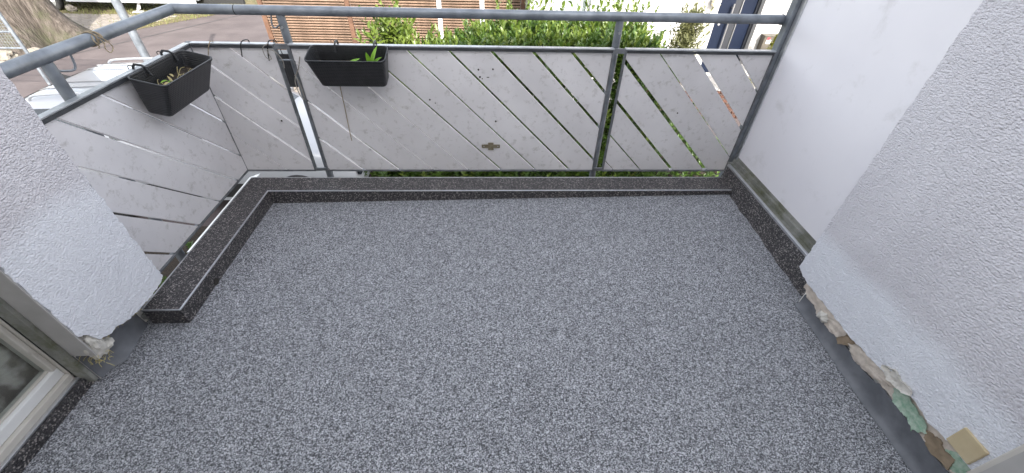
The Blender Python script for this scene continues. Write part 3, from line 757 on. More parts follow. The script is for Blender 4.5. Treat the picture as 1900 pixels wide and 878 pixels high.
# third box hanging outside the railing, seen between the frames
p3 = empty('planter', 'narrow black pot hanging outside the railing behind the gap beside the left front post', 'planter', (-1.15, 2.42, .6), grp)
mb = MB(); q = [(.030, .028), (.034, .20)]
mb.prism([(-.05, -.035), (.05, -.035), (.05, .035), (-.05, .035)], 'z', 0, .17)
for i in range(4): mb.v[i] = (mb.v[i][0]*.8, mb.v[i][1]*.8, 0)
mb.build('pot', 'black', p3)
MB().box(-.054, .054, -.039, .039, .1705, .186, b=.003).build('rim', 'black', p3)
tube('hanger_wire', smoothpath([(0, -.035, .18), (0, -.06, .255), (0, -.08, .270), (0, -.095, .262)]), .002, 'hookmetal', p3, n=6)

# ---- hooks, cords, twine
def loose(name, label, cat, path, r, m, n=6, group=None, k=6):
    o = tube(name, smoothpath(path, k), r, m, n=n); return tag(o, label, cat, group)
TB = ZTP+.008
loose('hook', 'thin black hook on the top bar left of the left front post', 'hook', [(-1.275, 2.332, TB-.01), (-1.277, 2.325, TB+.010), (-1.29, 2.300, TB+.012), (-1.300, 2.287, TB-.002), (-1.308, 2.286, .83), (-1.316, 2.286, .797)], .0026, 'hookmetal', group='black hooks on the top bar')
loose('hook', 'black hook wound with cord on the top bar beside the left front post', 'hook', [(-1.145, 2.332, TB-.01), (-1.147, 2.325, TB+.010), (-1.158, 2.300, TB+.012), (-1.163, 2.287, TB-.004), (-1.172, 2.284, .83), (-1.182, 2.284, .780)], .003, 'hookmetal', group='black hooks on the top bar')
loose('cord', 'grey cord looped around the hook beside the left front post', 'cord', [(-1.158, 2.284, .866), (-1.190, 2.278, .845), (-1.188, 2.276, .80), (-1.165, 2.280, .79), (-1.170, 2.276, .835), (-1.135, 2.276, .83), (-1.115, 2.288, .785), (-1.12, 2.292, .74)], .0022, 'grey_cord')
loose('wire', 'short brown wire hanging from the top bar near the left corner', 'wire', [(-1.455, 2.328, TB), (-1.456, 2.30, TB+.006), (-1.458, 2.286, TB-.004), (-1.475, 2.288, .83), (-1.495, 2.289, .785)], .0022, 'twine')
loose('cord', 'pale cord loop tied round the frame bar right of the left front post', 'cord', [(-1.02, 2.290, .80), (-1.045, 2.289, .74), (-1.072, 2.288, .70), (-1.085, 2.287, .66), (-1.082, 2.287, .60), (-1.068, 2.287, .57), (-1.060, 2.286, .60), (-1.066, 2.287, .68), (-1.076, 2.288, .705)], .0026, 'grey_cord')
loose('stick', 'thin brown cord hanging below the window box with seedlings', 'cord', [(-.845, 2.292, .70), (-.850, 2.291, .60), (-.852, 2.291, .52), (-.858, 2.292, .40), (-.861, 2.292, .312)], .0024, 'twine')
tw = MB()
for q in range(3):
    pts = []
    for k_ in range(15):
        th = 2*math.pi*k_/14; pts.append((-1.61+.0265*math.cos(th), 1.800+.008*q+.014*math.sin(th*.5+q)+.012*math.cos(th), 1.004+.0265*math.sin(th)))
    tw.tube(pts, .0026, 6)
tw.tube(smoothpath([(-1.588, 1.80, 1.02), (-1.578, 1.785, 1.005), (-1.576, 1.792, .985), (-1.580, 1.79, .975)]), .0022, 6)
tw.tube(smoothpath([(-1.590, 1.815, 1.022), (-1.572, 1.832, .995), (-1.570, 1.845, .965), (-1.572, 1.825, .950), (-1.575, 1.812, .965), (-1.574, 1.82, .988), (-1.58, 1.815, 1.005)]), .0022, 6)
tag(tw.build('twine', 'twine', auto=R(60)), 'hemp twine knotted round the left arm of the handrail', 'twine')

# ================================================================== BEYOND THE BALCONY
# ---- white car parked along the kerb
CAR = Vector((-5.78, 5.40, GZ))
ST = [ # u, (w, z) for sill, waist, belt, roof edge, roof centre
 (0.00, (.62, .48), (.74, .62), (.74, .84), (.60, .93), (0, .95)),
 (0.06, (.74, .34), (.84, .62), (.83, .96), (.66, 1.14), (0, 1.18)),
 (0.22, (.80, .28), (.88, .64), (.87, 1.03), (.66, 1.44), (0, 1.49)),
 (0.50, (.82, .26), (.89, .65), (.88, 1.05), (.645, 1.53), (0, 1.585)),
 (1.30, (.83, .25), (.89, .65), (.88, 1.04), (.64, 1.56), (0, 1.62)),
 (2.05, (.83, .25), (.89, .65), (.88, 1.02), (.63, 1.53), (0, 1.59)),
 (2.35, (.83, .25), (.89, .65), (.88, 1.01), (.63, 1.43), (0, 1.48)),
 (2.95, (.83, .25), (.89, .65), (.86, .99), (.72, 1.05), (0, 1.09)),
 (3.55, (.81, .27), (.88, .62), (.83, .90), (.68, .97), (0, 1.01)),
 (3.92, (.74, .32), (.83, .55), (.76, .78), (.58, .85), (0, .88)),
 (4.05, (.58, .42), (.70, .52), (.64, .66), (.46, .72), (0, .73))]
def carS(u, t):
    """t 0..8: left sill .. roof .. right sill"""
    for i in range(len(ST)-1):
        if u <= ST[i+1][0] or i == len(ST)-2: break
    a, b = ST[i], ST[i+1]; w = (u-a[0])/(b[0]-a[0]); w = max(0, min(1, w))
    sec = [(lerp(p[0], q[0], w), lerp(p[1], q[1], w)) for p, q in zip(a[1:], b[1:])]
    full = [(-x, z) for x, z in sec]+[(x, z) for x, z in reversed(sec[:-1])]
    k = min(int(t), 7); fr = t-k
    P0 = full[max(k-1, 0)]; P1 = full[k]; P2 = full[k+1]; P3 = full[min(k+2, 8)]
    cr = lambda a_, b_, c_, d_: .5*(2*b_+(c_-a_)*fr+(2*a_-5*b_+4*c_-d_)*fr**2+(3*b_-a_-3*c_+d_)*fr**3)
    mx = .72
    y = lerp(lerp(P1[0], P2[0], fr), cr(P0[0], P1[0], P2[0], P3[0]), mx); z = lerp(lerp(P1[1], P2[1], fr), cr(P0[1], P1[1], P2[1], P3[1]), mx)
    return Vector((u, y, z))
car = empty('parked_car', 'white parked car with roof rails standing on the street below the railing', 'car', CAR)
def patch(name, u0, u1, t0, t1, nu, nt, off, m, th=None):
    mb = MB(); V = []
    for i in range(nu+1):
        for j in range(nt+1):
            u = lerp(u0, u1, i/nu); t = lerp(t0, t1, j/nt)
            p = carS(u, t); e = .01
            n_ = (carS(min(u+e, 4.05), t)-carS(max(u-e, 0), t)).cross(carS(u, min(t+e, 8))-carS(u, max(t-e, 0)))
            n_.normalize(); c = Vector((u, 0, .75))
            if n_.dot(p-c) < 0: n_ = -n_
            V.append(p+n_*off)
    F = [(i*(nt+1)+j, i*(nt+1)+j+1, (i+1)*(nt+1)+j+1, (i+1)*(nt+1)+j) for i in range(nu) for j in range(nt)]
    mb.add(V, F)
    return mb.build(name, m, car, smooth=True)
bd = MB(); NU, NT = 70, 48; V = []
for i in range(NU+1):
    for j in range(NT+1): V.append(carS(4.05*i/NU, 8*j/NT))
F = [(i*(NT+1)+j, i*(NT+1)+j+1, (i+1)*(NT+1)+j+1, (i+1)*(NT+1)+j) for i in range(NU) for j in range(NT)]
F += [tuple(range(NT+1)), tuple(NU*(NT+1)+j for j in range(NT+1))]
for i in range(NU): F.append((i*(NT+1), (i+1)*(NT+1), (i+1)*(NT+1)+NT, i*(NT+1)+NT))
bd.add(V, F); bd.build('body', 'paint', car, auto=R(45))
for t0, t1 in ((2.18, 2.80), (5.20, 5.82)):
    patch('side_window', .42, 1.18, t0, t1, 10, 6, .004, 'carglass'); patch('side_window', 1.26, 2.30, t0, t1, 10, 6, .004, 'carglass')
patch('windscreen', 2.42, 2.90, 3.12, 4.88, 8, 16, .004, 'carglass')
patch('rear_window', .09, .24, 3.1, 4.9, 4, 16, .004, 'carglass')
for t in (3.22, 3.42, 3.66, 4.34, 4.58, 4.78): patch('roof_rib', .40, 2.15, t-.035, t+.035, 16, 2, .010, 'paint')
for t in (3.02, 4.98):
    pts = [carS(u, t)+Vector((0, 0, h)) for u, h in ((.45, .0), (.55, .045), (1.0, .055), (1.6, .055), (2.05, .045), (2.15, 0))]
    tube('roof_rail', smoothpath(pts, 4), .014, 'paint', car, n=8)
fin = MB(); c = carS(.42, 4.0); fin.add([c+Vector(q) for q in ((-.09, -.02, 0), (-.09, .02, 0), (.09, 0, 0), (-.07, 0, .06))], [(0, 1, 2), (0, 1, 3), (1, 2, 3), (0, 2, 3)]); fin.build('antenna_fin', 'trim_black', car)
for t0, t1 in ((.2, .75), (7.25, 7.8)): patch('sill_trim', .85, 3.05, t0, t1, 10, 2, .006, 'trim_black')
for y_, s_ in ((-.62, -1), (.62, 1)):
    MB().box(4.00, 4.055, y_-.14, y_+.14, .60, .70, b=.015).build('headlight', 'carglass', car)
    MB().box(-.012, .05, y_-.12, y_+.12, .70, .90, b=.012).build('tail_light', 'red', car)
    MB().box(2.55, 2.68, s_*.97-.08, s_*.97+.08, .98, 1.10, b=.025).build('wing_mirror', 'paint', car)
def wheel(parent, c, r, w, axis='y'):
    mb = MB(); prof = [(r*.62, -w/2), (r*.9, -w/2), (r*.985, -w*.36), (r, 0), (r*.985, w*.36), (r*.9, w/2), (r*.62, w/2)]
    n_ = 28; V = []; F = []
    for k_ in range(n_):
        th = 2*math.pi*k_/n_
        for rr, h in prof: V.append((c[0]+rr*math.cos(th), c[1]+h, c[2]+rr*math.sin(th)))
    m_ = len(prof)
    for k_ in range(n_):
        for j in range(m_-1): F.append((k_*m_+j, k_*m_+j+1, ((k_+1) % n_)*m_+j+1, ((k_+1) % n_)*m_+j))
    mb.add(V, F); ty = mb.build('wheel', 'tyre', parent, auto=R(50))
    rm = MB(); rm.tube([(c[0], c[1]-w*.40, c[2]), (c[0], c[1]+w*.40, c[2])], r*.615, 24)
    rm.build('rim', 'rim', ty)
    for k_ in range(5):
        th = 2*math.pi*k_/5; sp_ = MB(); d = Vector((math.cos(th), 0, math.sin(th))); e = Vector((-d.z, 0, d.x))
        for sg in (-1 if c[1] < 10 and c[1] < 0 or c[1] > 10 else 1,):
            y = c[1]+sg*w*.46; a = Vector((c[0], y, c[2]))
            sp_.add([a+d*r*.1+e*r*.09, a+d*r*.58+e*r*.06, a+d*r*.58-e*r*.06, a+d*r*.1-e*r*.09]+[a+q+Vector((0, -sg*w*.05, 0)) for q in (d*r*.1+e*r*.09, d*r*.58+e*r*.06, d*r*.58-e*r*.06, d*r*.1-e*r*.09)],
                    [(0, 1, 2, 3), (4, 7, 6, 5), (0, 4, 5, 1), (1, 5, 6, 2), (2, 6, 7, 3), (3, 7, 4, 0)])
        sp_.build('spoke', 'whiteplastic', ty)
    return ty
for u in (.78, 3.28):
    for y_ in (-.84, .84): wheel(car, (u, y_, .34), .34, .22)

# ---- lamp post between car and street
o = tube('street_pole', [(-5.93, 7.5, GZ), (-5.93, 7.5, 2.5)], .062, 'galv', n=18); tag(o, 'straight pale grey metal pole rising behind the left handrail', 'pole')

# ---- caravan
cv = empty('parked_caravan', 'white caravan with skirt and steady leg parked across the street at the top left', 'caravan', (-13, 16.9, GZ))
def P(o): return local(o, cv)
bpy.context.view_layer.update()
P(MB().prism([(15.95, -1.60), (15.9, -1.5), (15.9, .35), (16.05, .62), (16.3, .70), (17.7, .70), (17.95, .6), (18.1, .35), (18.1, -1.55), (18.0, -1.60)], 'x', -16.8, -9.9).build('body', 'paint'))
P(box('skirt', (-14.15, -9.95, 15.87, 15.897, -1.69, -1.46), 'paint', b=.01)); P(box('skirt', (-16.8, -15.35, 15.87, 15.897, -1.69, -1.46), 'paint', b=.01))
P(box('chassis_rail', (-16.5, -8.6, 16.3, 16.4, -1.75, -1.61), 'trim_black'))
P(box('underfloor', (-16.7, -10.0, 16.0, 18.0, -1.66, -1.605), 'trim_black'))
P(box('side_window', (-13.6, -12.3, 15.888, 15.898, -.4, .2), 'carglass', b=.004)); P(box('side_window', (-11.7, -10.6, 15.888, 15.898, -.4, .2), 'carglass', b=.004))
P(box('door', (-15.2, -14.6, 15.885, 15.898, -1.40, .35), 'whiteplastic', b=.005))
w1 = wheel(None, (-14.75, 16.02, GZ+.33), .33, .2); P(w1); w1 = wheel(None, (-14.75, 17.9, GZ+.33), .33, .2); P(w1)
for x in (-11.95, -16.3):
    P(MB().tube([(x, 16.1, -1.62), (x-.14, 16.0, -1.96)], .03, 8).tube([(x+.05, 16.05, -1.62), (x-.04, 16.0, -1.9)], .018, 6).box(x-.27, x-.01, 15.9, 16.1, -1.995, -1.965).build('steady_leg', 'whiteplastic'))
o = rock('wheel_chock', (-14.20, 15.95, GZ+.09), .16, .10, .12, 'stone', 11); tag(o, 'pale stone lying on the ground beside the caravan wheel', 'stone')

# ---- big tree with its roots
tr = empty('tree', 'thick barked tree trunk at the top left corner', 'tree', (-12.3, 12.3, GZ))
V = []; F = []; NA, NH = 56, 40
for j in range(NH+1):
    h = (j/NH)**1.6*7.5
    for i in range(NA):
        th = 2*math.pi*i/NA
        fl_ = 1.05*math.exp(-h/.5)*(1+.55*math.sin(th*5+1.2)+.3*math.sin(th*3+.4))*.55
        r_ = .64-.02*h+fl_+.035*mnoise.noise(Vector((math.cos(th)*3.5, math.sin(th)*3.5, h*.5)))+.03*abs(math.sin(th*11+1.4*math.sin(h*1.1)))
        V.append((r_*math.cos(th)-.02*h, r_*math.sin(th), h))
for j in range(NH):
    for i in range(NA): F.append((j*NA+i, j*NA+(i+1) % NA, (j+1)*NA+(i+1) % NA, (j+1)*NA+i))
mb = MB(); mb.add(V, F); mb.build('trunk', 'bark', tr, smooth=True)
cr = MB(); lb = []
for i in range(7):
    a = i*.9+.3; e = Vector((math.cos(a)*random.uniform(1.8, 2.8), math.sin(a)*random.uniform(1.8, 2.8), random.uniform(9, 11)))
    MB().tube(smoothpath([(-.15, 0, 6.6), (e.x*.35, e.y*.35, 7.8), e], 4), .2, 8, rs=[lerp(.34, .06, q/8) for q in range(9)]).build('limb', 'bark', tr, auto=R(60)); lb.append(e)
for i in range(5200):
    c = random.choice(lb)*random.uniform(.55, 1.05); c = Vector((c.x, c.y, max(c.z, 6.8)))+Vector((random.gauss(0, .75), random.gauss(0, .75), random.gauss(0, .7)))
    leaf_blade(cr, c, Vector((random.uniform(-1, 1), random.uniform(-1, 1), random.uniform(-1, .4))), Vector((random.uniform(-1, 1), random.uniform(-1, 1), 1)), random.uniform(.12, .2), .1, .2, 2)
o = cr.build('crown', 'laurel', tr, fix=False); o['kind'] = 'stuff'
for i, (x, y, s_) in enumerate(((-11.95, 10.85, .30), (-11.45, 11.2, .22), (-12.4, 10.6, .24))):
    o = rock('fieldstone', (x, y, GZ+.08), s_, s_*.7, s_*.55, 'stone', 20+i)
    tag(o, ['large pale stone at the foot of the tree trunk', 'small stone at the tree foot nearest the street', 'stone at the tree foot close to the wire mesh gate'][i], 'stone', 'stones around the tree')
# ---- wire mesh gate in front of the tree
gt = empty('mesh_gate', 'grey wire mesh gate panel at the upper left edge before the tree', 'gate', (-9.0, 8.0, GZ))
bpy.context.view_layer.update()
def P(o): return local(o, gt)
P(tube('gate_post', [(-8.35, 8.0, GZ), (-8.35, 8.0, .3)], .028, 'galv', n=10))
for z in (.25, -.03, -.31, -.59, -.86): P(tube('cross_bar', [(-10.6, 8.0, z), (-8.35, 8.0, z)], .016, 'galv', n=8))
wm = MB()
for i in range(45): wm.tube([(-10.6+i*.05, 8.008, -.86), (-10.6+i*.05, 8.008, .25)], .004, 5, cap=False)
for i in range(24): wm.tube([(-10.6, 8.0, -.86+i*.05), (-8.35, 8.0, -.86+i*.05)], .003, 5, cap=False)
o = P(wm.build('wire_mesh', 'galv_dark')); o['kind'] = 'stuff'
P(tube('gate_post', [(-10.6, 8.0, GZ), (-10.6, 8.0, .3)], .028, 'galv', n=10))

# ---- batten fence
fe = empty('batten_fence', 'red brown horizontal batten fence behind the hedge', 'fence', (-2, 9.6, GZ))
bpy.context.view_layer.update()
def P(o): return local(o, fe)
PX = [-4.71, -2.965, -1.09, -.20, .66]
for i, x in enumerate(PX):
    white = i in (2, 3)
    P(box('fence_post', (x-.045, x+.045, 9.50, 9.585, GZ, .45), 'whitepost' if white else 'fencepost', b=.006))
for a, b in zip(PX, PX[1:]):
    L = (b-a)-.094; base = None
    for k_ in range(46):
        z = GZ+.10+k_*.0515
        if base is None: base = P(MB().box(-L/2, L/2, -.012, .012, -.0155, .0155, b=.005).build('batten', 'batten')); o = base
        else: o = base.copy(); COL.objects.link(o)
        o.location = ((a+b)/2+random.uniform(-.004, .004), 9.535+random.uniform(-.006, .006), z); o.rotation_euler = (random.uniform(-.1, .1), random.uniform(-.0035, .0035), 0)
    P(box('gap_shade_sheet', (a+.05, b-.05, 9.588, 9.60, GZ+.05, .38), 'stem'))  # dark sheet added so the gaps between battens look shaded
    P(box('backing_strip', ((a+b)/2-.02, (a+b)/2+.02, 9.553, 9.575, GZ+.05, .4), 'fencepost'))
P(box('fence_footing', (-5.05, -4.40, 9.42, 9.70, GZ, GZ+.16), 'concrete', b=.01))

# ---- white house
HY = 8.5
hs_ = empty('house', 'white rendered house with blue door and shuttered window behind the hedge', 'house', (4.5, 9, GZ))
bpy.context.view_layer.update()
def P(o): return local(o, hs_)
op = [(1.10, 1.86, -1.0, 1.05), (2.76, 3.64, -.46, 1.05), (4.33, 5.19, -1.36, .85), (5.98, 6.9, -.42, 1.05)]
xs = sorted({.72, 9.5, *[q for o_ in op for q in o_[:2]]}); zs = sorted({GZ, 3.2, *[q for o_ in op for q in o_[2:]]})
wmb = MB()
for a, b in zip(xs, xs[1:]):
    for c, d in zip(zs, zs[1:]):
        mx, mz = (a+b)/2, (c+d)/2
        if any(o_[0] < mx < o_[1] and o_[2] < mz < o_[3] for o_ in op): continue
        wmb.add([(a, HY, c), (b, HY, c), (b, HY, d), (a, HY, d)], [(0, 1, 2, 3)])
for x0, x1, z0, z1 in op:
    wmb.add([(x0, HY, z0), (x0, HY+.25, z0), (x0, HY+.25, z1), (x0, HY, z1)], [(0, 1, 2, 3)]); wmb.add([(x1, HY, z0), (x1, HY+.25, z0), (x1, HY+.25, z1), (x1, HY, z1)], [(3, 2, 1, 0)])
    wmb.add([(x0, HY, z0), (x1, HY, z0), (x1, HY+.25, z0), (x0, HY+.25, z0)], [(0, 1, 2, 3)]); wmb.add([(x0, HY, z1), (x1, HY, z1), (x1, HY+.25, z1), (x0, HY+.25, z1)], [(3, 2, 1, 0)])
wmb.add([(.72, HY, GZ), (.72, 16, GZ), (.72, 16, 3.2), (.72, HY, 3.2)], [(0, 1, 2, 3)]); wmb.add([(9.5, HY, GZ), (9.5, 16, GZ), (9.5, 16, 3.2), (9.5, HY, 3.2)], [(3, 2, 1, 0)])
P(wmb.build('wall', 'house_white', fix=False))
P(MB().prism([(8.2, 3.2), (12.2, 5.6), (16.3, 3.2)], 'x', .4, 9.8).build('roof', 'fencepost'))
# tall window with curtain
w_ = P(MB().box(1.10, 1.16, HY+.10, HY+.17, -1.0, 1.05).box(1.80, 1.86, HY+.10, HY+.17, -1.0, 1.05).box(1.161, 1.799, HY+.10, HY+.17, -1.0, -.93).build('window', 'whiteplastic'))
o = box('pane', (1.161, 1.799, HY+.13, HY+.136, -.929, 1.05), 'carglass'); o.data.materials.clear(); o.data.materials.append(gm); P(o)
cb = MB(); N = 60
for i in range(N+1):
    x = lerp(1.15, 1.81, i/N); y = HY+.22+.018*math.sin(x*52)+.01*math.sin(x*97); cb.v += [(x, y, -1.0), (x, y, 1.05)]
for i in range(N): cb.f.append((2*i, 2*i+2, 2*i+3, 2*i+1))
P(cb.build('window_curtain', 'curtain', smooth=True))
# roller shutter
sh = P(MB().box(2.76, 2.80, HY+.03, HY+.09, -.46, 1.05).box(3.60, 3.64, HY+.03, HY+.09, -.46, 1.05).build('shutter_guide', 'whiteplastic'))
base = None
for k_ in range(32):
    if base is None: base = P(MB().box(2.801, 3.599, HY+.045, HY+.058, -.45, -.409, b=.005).build('shutter_slat', 'whiteplastic'))
    else:
        o = base.copy(); COL.objects.link(o); o.location.z = base.location.z+.0465*k_
P(box('window_sill', (2.70, 3.70, HY-.05, HY+.04, -.50, -.465), 'whitepost', b=.004))
# blue door
dd = P(MB().box(4.33, 4.39, HY+.12, HY+.2, -1.36, .85).box(5.13, 5.19, HY+.12, HY+.2, -1.36, .85).box(4.391, 5.129, HY+.12, HY+.2, .79, .85).build('door_case', 'darkframe'))
dl = P(MB().box(4.392, 4.70, HY+.15, HY+.19, -1.35, .785, b=.004).box(4.86, 5.128, HY+.15, HY+.19, -1.35, .785, b=.004).build('door_leaf', 'bluedoor'))
def sub(o, par, root):
    o.parent = par; o.matrix_parent_inverse = (root.matrix_world @ par.matrix_parent_inverse).inverted(); return o
sub(box('glass_strip', (4.701, 4.859, HY+.165, HY+.18, -1.35, .785), 'darkframe'), dl, hs_)
sub(box('strip_edge', (4.846, 4.859, HY+.147, HY+.162, -1.35, .785), 'steel'), dl, hs_)
sub(MB().tube([(4.655, HY+.09, -.98), (4.655, HY+.09, -.05)], .016, 10).tube([(4.655, HY+.09, -.12), (4.655, HY+.16, -.12)], .010, 8).tube([(4.655, HY+.09, -.9), (4.655, HY+.16, -.9)], .010, 8).build('door_handle', 'steel', auto=R(40)), dl, hs_)
sub(tube('lock_plate', [(4.50, HY+.149, -.42), (4.50, HY+.140, -.42)], .024, 'steel', n=14), dl, hs_)
P(MB().box(5.98, 6.05, HY+.08, HY+.16, -.42, 1.05).box(6.83, 6.9, HY+.08, HY+.16, -.42, 1.05).box(6.051, 6.829, HY+.08, HY+.16, -.42, -.35).build('window', 'darkframe'))
P(box('pane', (6.051, 6.829, HY+.12, HY+.126, -.349, 1.05), 'carglass'))
P(box('window_sill', (5.90, 6.98, HY-.06, HY+.07, -.47, -.425), 'whitepost', b=.004))
# lantern, letterbox
la = empty('wall_lantern', 'small cream wall lantern left of the blue door', 'lantern', (4.20, HY-.1, -.03)); bpy.context.view_layer.update()
local(MB().box(4.16, 4.24, HY-.02, HY-.001, -.06, .10, b=.003).build('back_plate', 'steel'), la)
local(MB().prism([(4.14, HY-.14), (4.26, HY-.14), (4.26, HY-.022), (4.14, HY-.022)], 'z', -.06, .10).build('lamp_shade', 'lampglass'), la)
for z in (-.02, .02, .06): local(MB().box(4.135, 4.265, HY-.145, HY-.021, z-.004, z+.004).build('lamp_ring', 'whiteplastic'), la)
lbx = empty('letterbox', 'taupe letterbox with house number 5 right of the blue door', 'letterbox', (5.5, HY-.1, -.7)); bpy.context.view_layer.update()
bxo = local(MB().box(5.36, 5.74, HY-.14, HY-.002, -.93, -.56, b=.008).build('box_body', 'letterbox'), lbx)
local(box('box_lid', (5.35, 5.75, HY-.16, HY-.001, -.558, -.54), 'letterbox', b=.004), lbx)
local(box('sticker', (5.42, 5.51, HY-.1425, HY-.1405, -.69, -.62), 'whiteplastic'), lbx)
local(tube('sticker', [(5.45, HY-.1405, -.60), (5.45, HY-.1425, -.60)], .03, 'red', n=14), lbx)
fc = bpy.data.curves.new('house_number', 'FONT'); fc.body = '5'; fc.size = .20; fc.extrude = .002
fo = bpy.data.objects.new('house_number', fc); COL.objects.link(fo); fc.materials.append(MAT['inkdark']); fo.rotation_euler = (R(90), 0, 0); fo.location = (5.56, HY-.143, -.74)
bpy.context.view_layer.update()
nm = bpy.data.meshes.new_from_object(fo.evaluated_get(bpy.context.evaluated_depsgraph_get())); mwn = fo.matrix_world.copy(); nm.transform(mwn)
bpy.data.objects.remove(fo); nm.materials.clear(); local(obj('house_number', nm, 'inkdark'), lbx)
# landing with brick front
ld = empty('door_landing', 'pale slab landing with red brick front wall below the blue door', 'landing', (4.3, 8.1, GZ)); bpy.context.view_layer.update()
local(box('wall_core', (3.05, 6.6, 7.815, 8.49, GZ, -1.42), 'mortar'), ld)
for i in range(5): local(box('slab', (3.02+i*.72, 3.02+i*.72+.712, 7.76, 8.495, -1.419, -1.362+random.uniform(-.002, .002)), 'slab', b=.005), ld)
bk = None
for r_ in range(7):
    for i in range(15):
        x = 3.17+i*.25+(r_ % 2)*.125; z = -1.465-r_*.083
        if x > 6.5: continue
        if bk is None: bk = MB().box(-.117, .117, -.02, .02, -.032, .032, b=.005).build('brick', 'brick', ld); o = bk
        else: o = dup(bk, ld)
        o.location = (x-4.3, 7.80-8.1+random.uniform(-.003, .003), z-GZ)
# lower brick edging of the front garden
eb = empty('garden_edging', 'low orange brick edging on the ground below the right end of the railing', 'edging', (4.0, 5.7, GZ)); k = 0
bk2 = None
for r_ in range(3):
    for i in range(10):
        if bk2 is None: bk2 = MB().box(-.117, .117, -.055, .055, -.032, .032, b=.006).build('brick', 'brick', eb); o = bk2
        else: o = dup(bk2, eb)
        o.location = (-.35+i*.245+(r_ % 2)*.12, random.uniform(-.004, .004), .04+r_*.075)
local(box('mortar_bed', (3.56, 6.3, 5.66, 5.74, GZ, GZ+.2), 'mortar'), eb)

# ---- foliage
def shoots(name, spots, m, parent, L=(.06, .105), Wd=.043, nl=(9, 14), H=(.20, .38), up_=.8, lean=.25):
    mb = MB()
    for (x, y, z) in spots:
        h = random.uniform(*H); d = Vector((random.gauss(0, lean), random.gauss(0, lean)-.08, 1)).normalized()
        n_ = random.randint(*nl); ph = random.uniform(0, 6.28)
        for i in range(n_):
            t = (i+.5)/n_; p = Vector((x, y, z))+d*(h*t); a = ph+i*2.4
            out = Vector((math.cos(a), math.sin(a), 0)); dr_ = out*(1.05-up_*t)+d*(.35+up_*t)
            l_ = random.uniform(*L)*(1 if t < .85 else .75)
            leaf_blade(mb, p, dr_, d*.8-out*.5, l_, Wd*l_/L[1]*1.1, random.uniform(.05, .35), 3)
    return mb.build(name, m, parent, fix=False, smooth=True)
hd = empty('laurel_hedge', 'dense green laurel hedge behind the middle of the railing', 'hedge', (1, 5.6, GZ)); bpy.context.view_layer.update()
def hedge_top(x):
    return pl([(-.9, -.12), (-.55, .0), (-.15, .16), (.4, .24), (1.5, .25), (1.9, .20), (2.15, .10), (2.35, -.2), (2.5, -.7), (2.7, -1.4)], x)+.06*mnoise.noise(Vector((x*2.3, 1, 1)))
sa, sb, inner = [], [], []
for i in range(1900):
    x = random.uniform(-.9, 2.42); t = hedge_top(x); y = random.uniform(5.15, 6.35); z = t-.34+random.uniform(-.16, .08)-.25*abs(y-5.7)**2
    (sb if random.random() < .48 else sa).append((x, y, z))
for i in range(1900):
    x = random.uniform(-1.68, 2.35); z = random.uniform(GZ+.02, hedge_top(max(x, -.9))-.3-(.35 if x < -1.1 else 0)); y = 5.10+random.uniform(-.08, .25)+.12*mnoise.noise(Vector((x*2, z*2, 0)))
    (sb if random.random() < .15 else sa).append((x, y, z))
for i in range(34):
    x = random.uniform(-.2, 2.2); sb.append((x, random.uniform(5.5, 6.3), hedge_top(x)+random.uniform(-.12, .02)))
o = local(shoots('foliage', sa, 'laurel', None), hd); o['kind'] = 'stuff'
o = local(shoots('young_foliage', sb, 'laurel_y', None), hd); o['kind'] = 'stuff'
mb = MB()
for i in range(2600):
    x = random.uniform(-.9, 2.4); leaf_blade(mb, Vector((x, random.uniform(5.35, 6.3), random.uniform(GZ, hedge_top(x)-.25))), Vector((random.uniform(-1, 1), random.uniform(-1, 1), random.uniform(-.5, 1))), Vector((random.uniform(-1, 1), random.uniform(-1, 1), 1)), .13, .06, .2, 2)
o = local(mb.build('inner_foliage', 'laurel', fix=False), hd); o['kind'] = 'stuff'
for i in range(14):
    x = lerp(-.8, 2.3, i/13)+random.uniform(-.1, .1); y = random.uniform(5.5, 6.0)
    local(tube('stem', smoothpath([(x, y, GZ), (x+random.uniform(-.1, .1), y, GZ+.9), (x+random.uniform(-.15, .15), y+random.uniform(-.1, .1), hedge_top(x)-.25)], 3), .015, 'stem', n=6), hd)
bu = empty('laurel_bush', 'loose bright green laurel bush before the batten fence', 'bush', (-1.3, 5.9, GZ)); bpy.context.view_layer.update()
sp_ = []
for i in range(190):
    x = random.gauss(-1.28, .20); y = random.uniform(5.6, 6.2); sp_.append((x, y, random.uniform(-.95, .20-1.1*abs(x+1.36))-.12))
for i in range(60): sp_.append((random.uniform(-.98, -.45), random.uniform(5.6, 6.1), random.uniform(-.95, -.26)))
for (x, z) in ((-1.43, .05), (-1.25, .08), (-1.28, -.02), (-1.18, -.06), (-1.40, -.08)): sp_.append((x, 5.9, z-.1))
o = local(shoots('foliage', sp_, 'laurel_y', None, L=(.09, .14), Wd=.05, H=(.25, .45)), bu); o['kind'] = 'stuff'
for i in range(7):
    x = random.uniform(-1.5, -1.0); local(tube('stem', smoothpath([(-1.25+.3*(x+1.25), 5.9, GZ), (x, 5.9, GZ+.9), (x, 5.9, -.25)], 3), .012, 'stem', n=6), bu)
ob = empty('olive_shrub', 'pale olive shrub with thin twigs left of the blue door', 'shrub', (3.3, 7.0, GZ)); bpy.context.view_layer.update()
sp_ = []; sm_ = MB()
for i in range(260):
    a = random.uniform(0, 6.28); r_ = random.uniform(0, .24); z = random.uniform(-.75, .0)
    sp_.append((3.18+r_*math.cos(a)*(1-.3*abs(z+.3)), 7.0+r_*math.sin(a), z))
for i in range(12):
    p_ = random.choice(sp_); sm_.tube(smoothpath([(3.3, 7.0, GZ), (3.3+(p_[0]-3.3)*.4, 7.0+(p_[1]-7)*.4, -1.1), p_], 3), .007, 5)
o = local(shoots('foliage', sp_, 'olive', None, L=(.05, .085), Wd=.022, nl=(10, 16), H=(.15, .30), lean=.5), ob); o['kind'] = 'stuff'
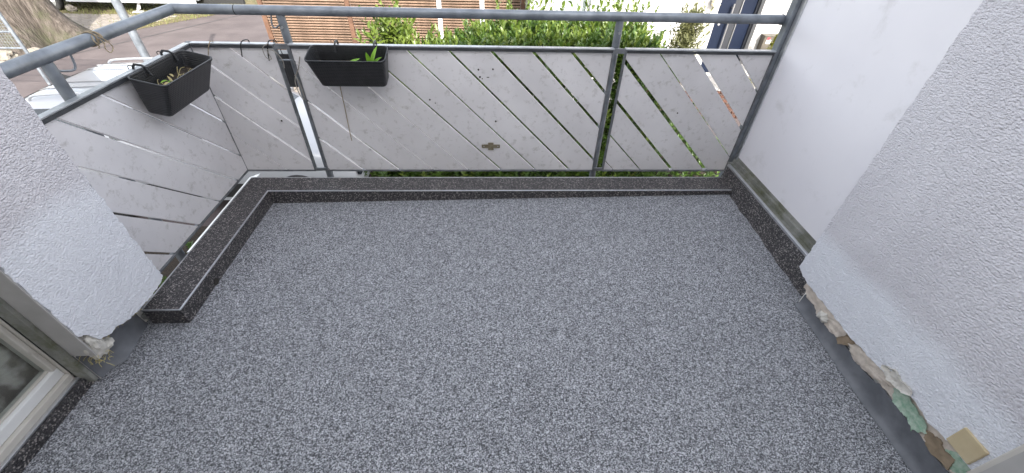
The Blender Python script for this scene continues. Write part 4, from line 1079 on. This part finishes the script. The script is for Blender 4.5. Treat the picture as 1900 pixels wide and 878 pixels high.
local(sm_.build('stem', 'stem', auto=R(60)), ob)
cf = empty('golden_conifer', 'small yellow green conifer in front of the letterbox', 'conifer', (5.36, 8.0, GZ)); bpy.context.view_layer.update()
mb = MB()
for i in range(1500):
    t = random.random(); z = lerp(-1.36, -.45, t); r_ = .21*(1-t)**.7*math.sqrt(random.random())+.01; a = random.uniform(0, 6.28)
    leaf_blade(mb, Vector((5.40+r_*math.cos(a), 8.02+r_*math.sin(a), z)), Vector((math.cos(a)*.7, math.sin(a)*.7, random.uniform(.3, 1))), Vector((0, 0, 1)), random.uniform(.03, .06), .022, .1, 2)
o = local(mb.build('foliage', 'conifer', fix=False), cf); o['kind'] = 'stuff'
local(tube('stem', [(5.40, 8.02, -1.40), (5.40, 8.02, -.55)], .02, 'stem', n=6), cf)
# low plants below the railing and verge grass
gc = shoots('ground_cover', [(random.uniform(-7, -1.9), random.uniform(1.5, 4.1), GZ+.01) for i in range(260)]+[(random.uniform(1.9, 3.9), random.uniform(5.1, 7.3), GZ+random.uniform(0, .35)) for i in range(420)]+[(random.uniform(1.0, 3.5), random.uniform(4.75, 5.1), GZ+.02) for i in range(90)]+[(random.uniform(-2.2, -1.3), random.uniform(4.7, 5.2), random.uniform(GZ, -1.5)) for i in range(45)], 'laurel', None, H=(.12, .3)); tag(gc, 'leafy green ground cover at the foot of the hedge', 'plants', kind='stuff')
mb = MB()
for i in range(5200):
    x = random.uniform(-15.5, -9.3); y = random.uniform(11.8, 17.5)
    if x > -12.2+(y-11.6)*.66: continue
    if -14.5 < x < -11.9+(y-12.9)*.66 and 12.8 < y < 15.3 and random.random() < .85: continue
    h = random.uniform(.04, .12); a = random.uniform(0, 6.28); w = .012
    mb.add([(x-w*math.cos(a), y-w*math.sin(a), GZ), (x+w*math.cos(a), y+w*math.sin(a), GZ), (x+random.uniform(-.04, .04), y+random.uniform(-.04, .04), GZ+h)], [(0, 1, 2)])
o = mb.build('grass', 'grass', fix=False); tag(o, 'patchy dry grass on the verge under the caravan', 'grass', kind='stuff')
fh = shoots('far_shrubbery', [(random.uniform(-10.5, -5.0), random.uniform(19.3, 20.3), GZ+random.uniform(0, .3)) for i in range(420)], 'olive', None, L=(.10, .16), Wd=.06, H=(.2, .45)); tag(fh, 'dry green shrubbery across the street at the top edge', 'shrubs', kind='stuff')
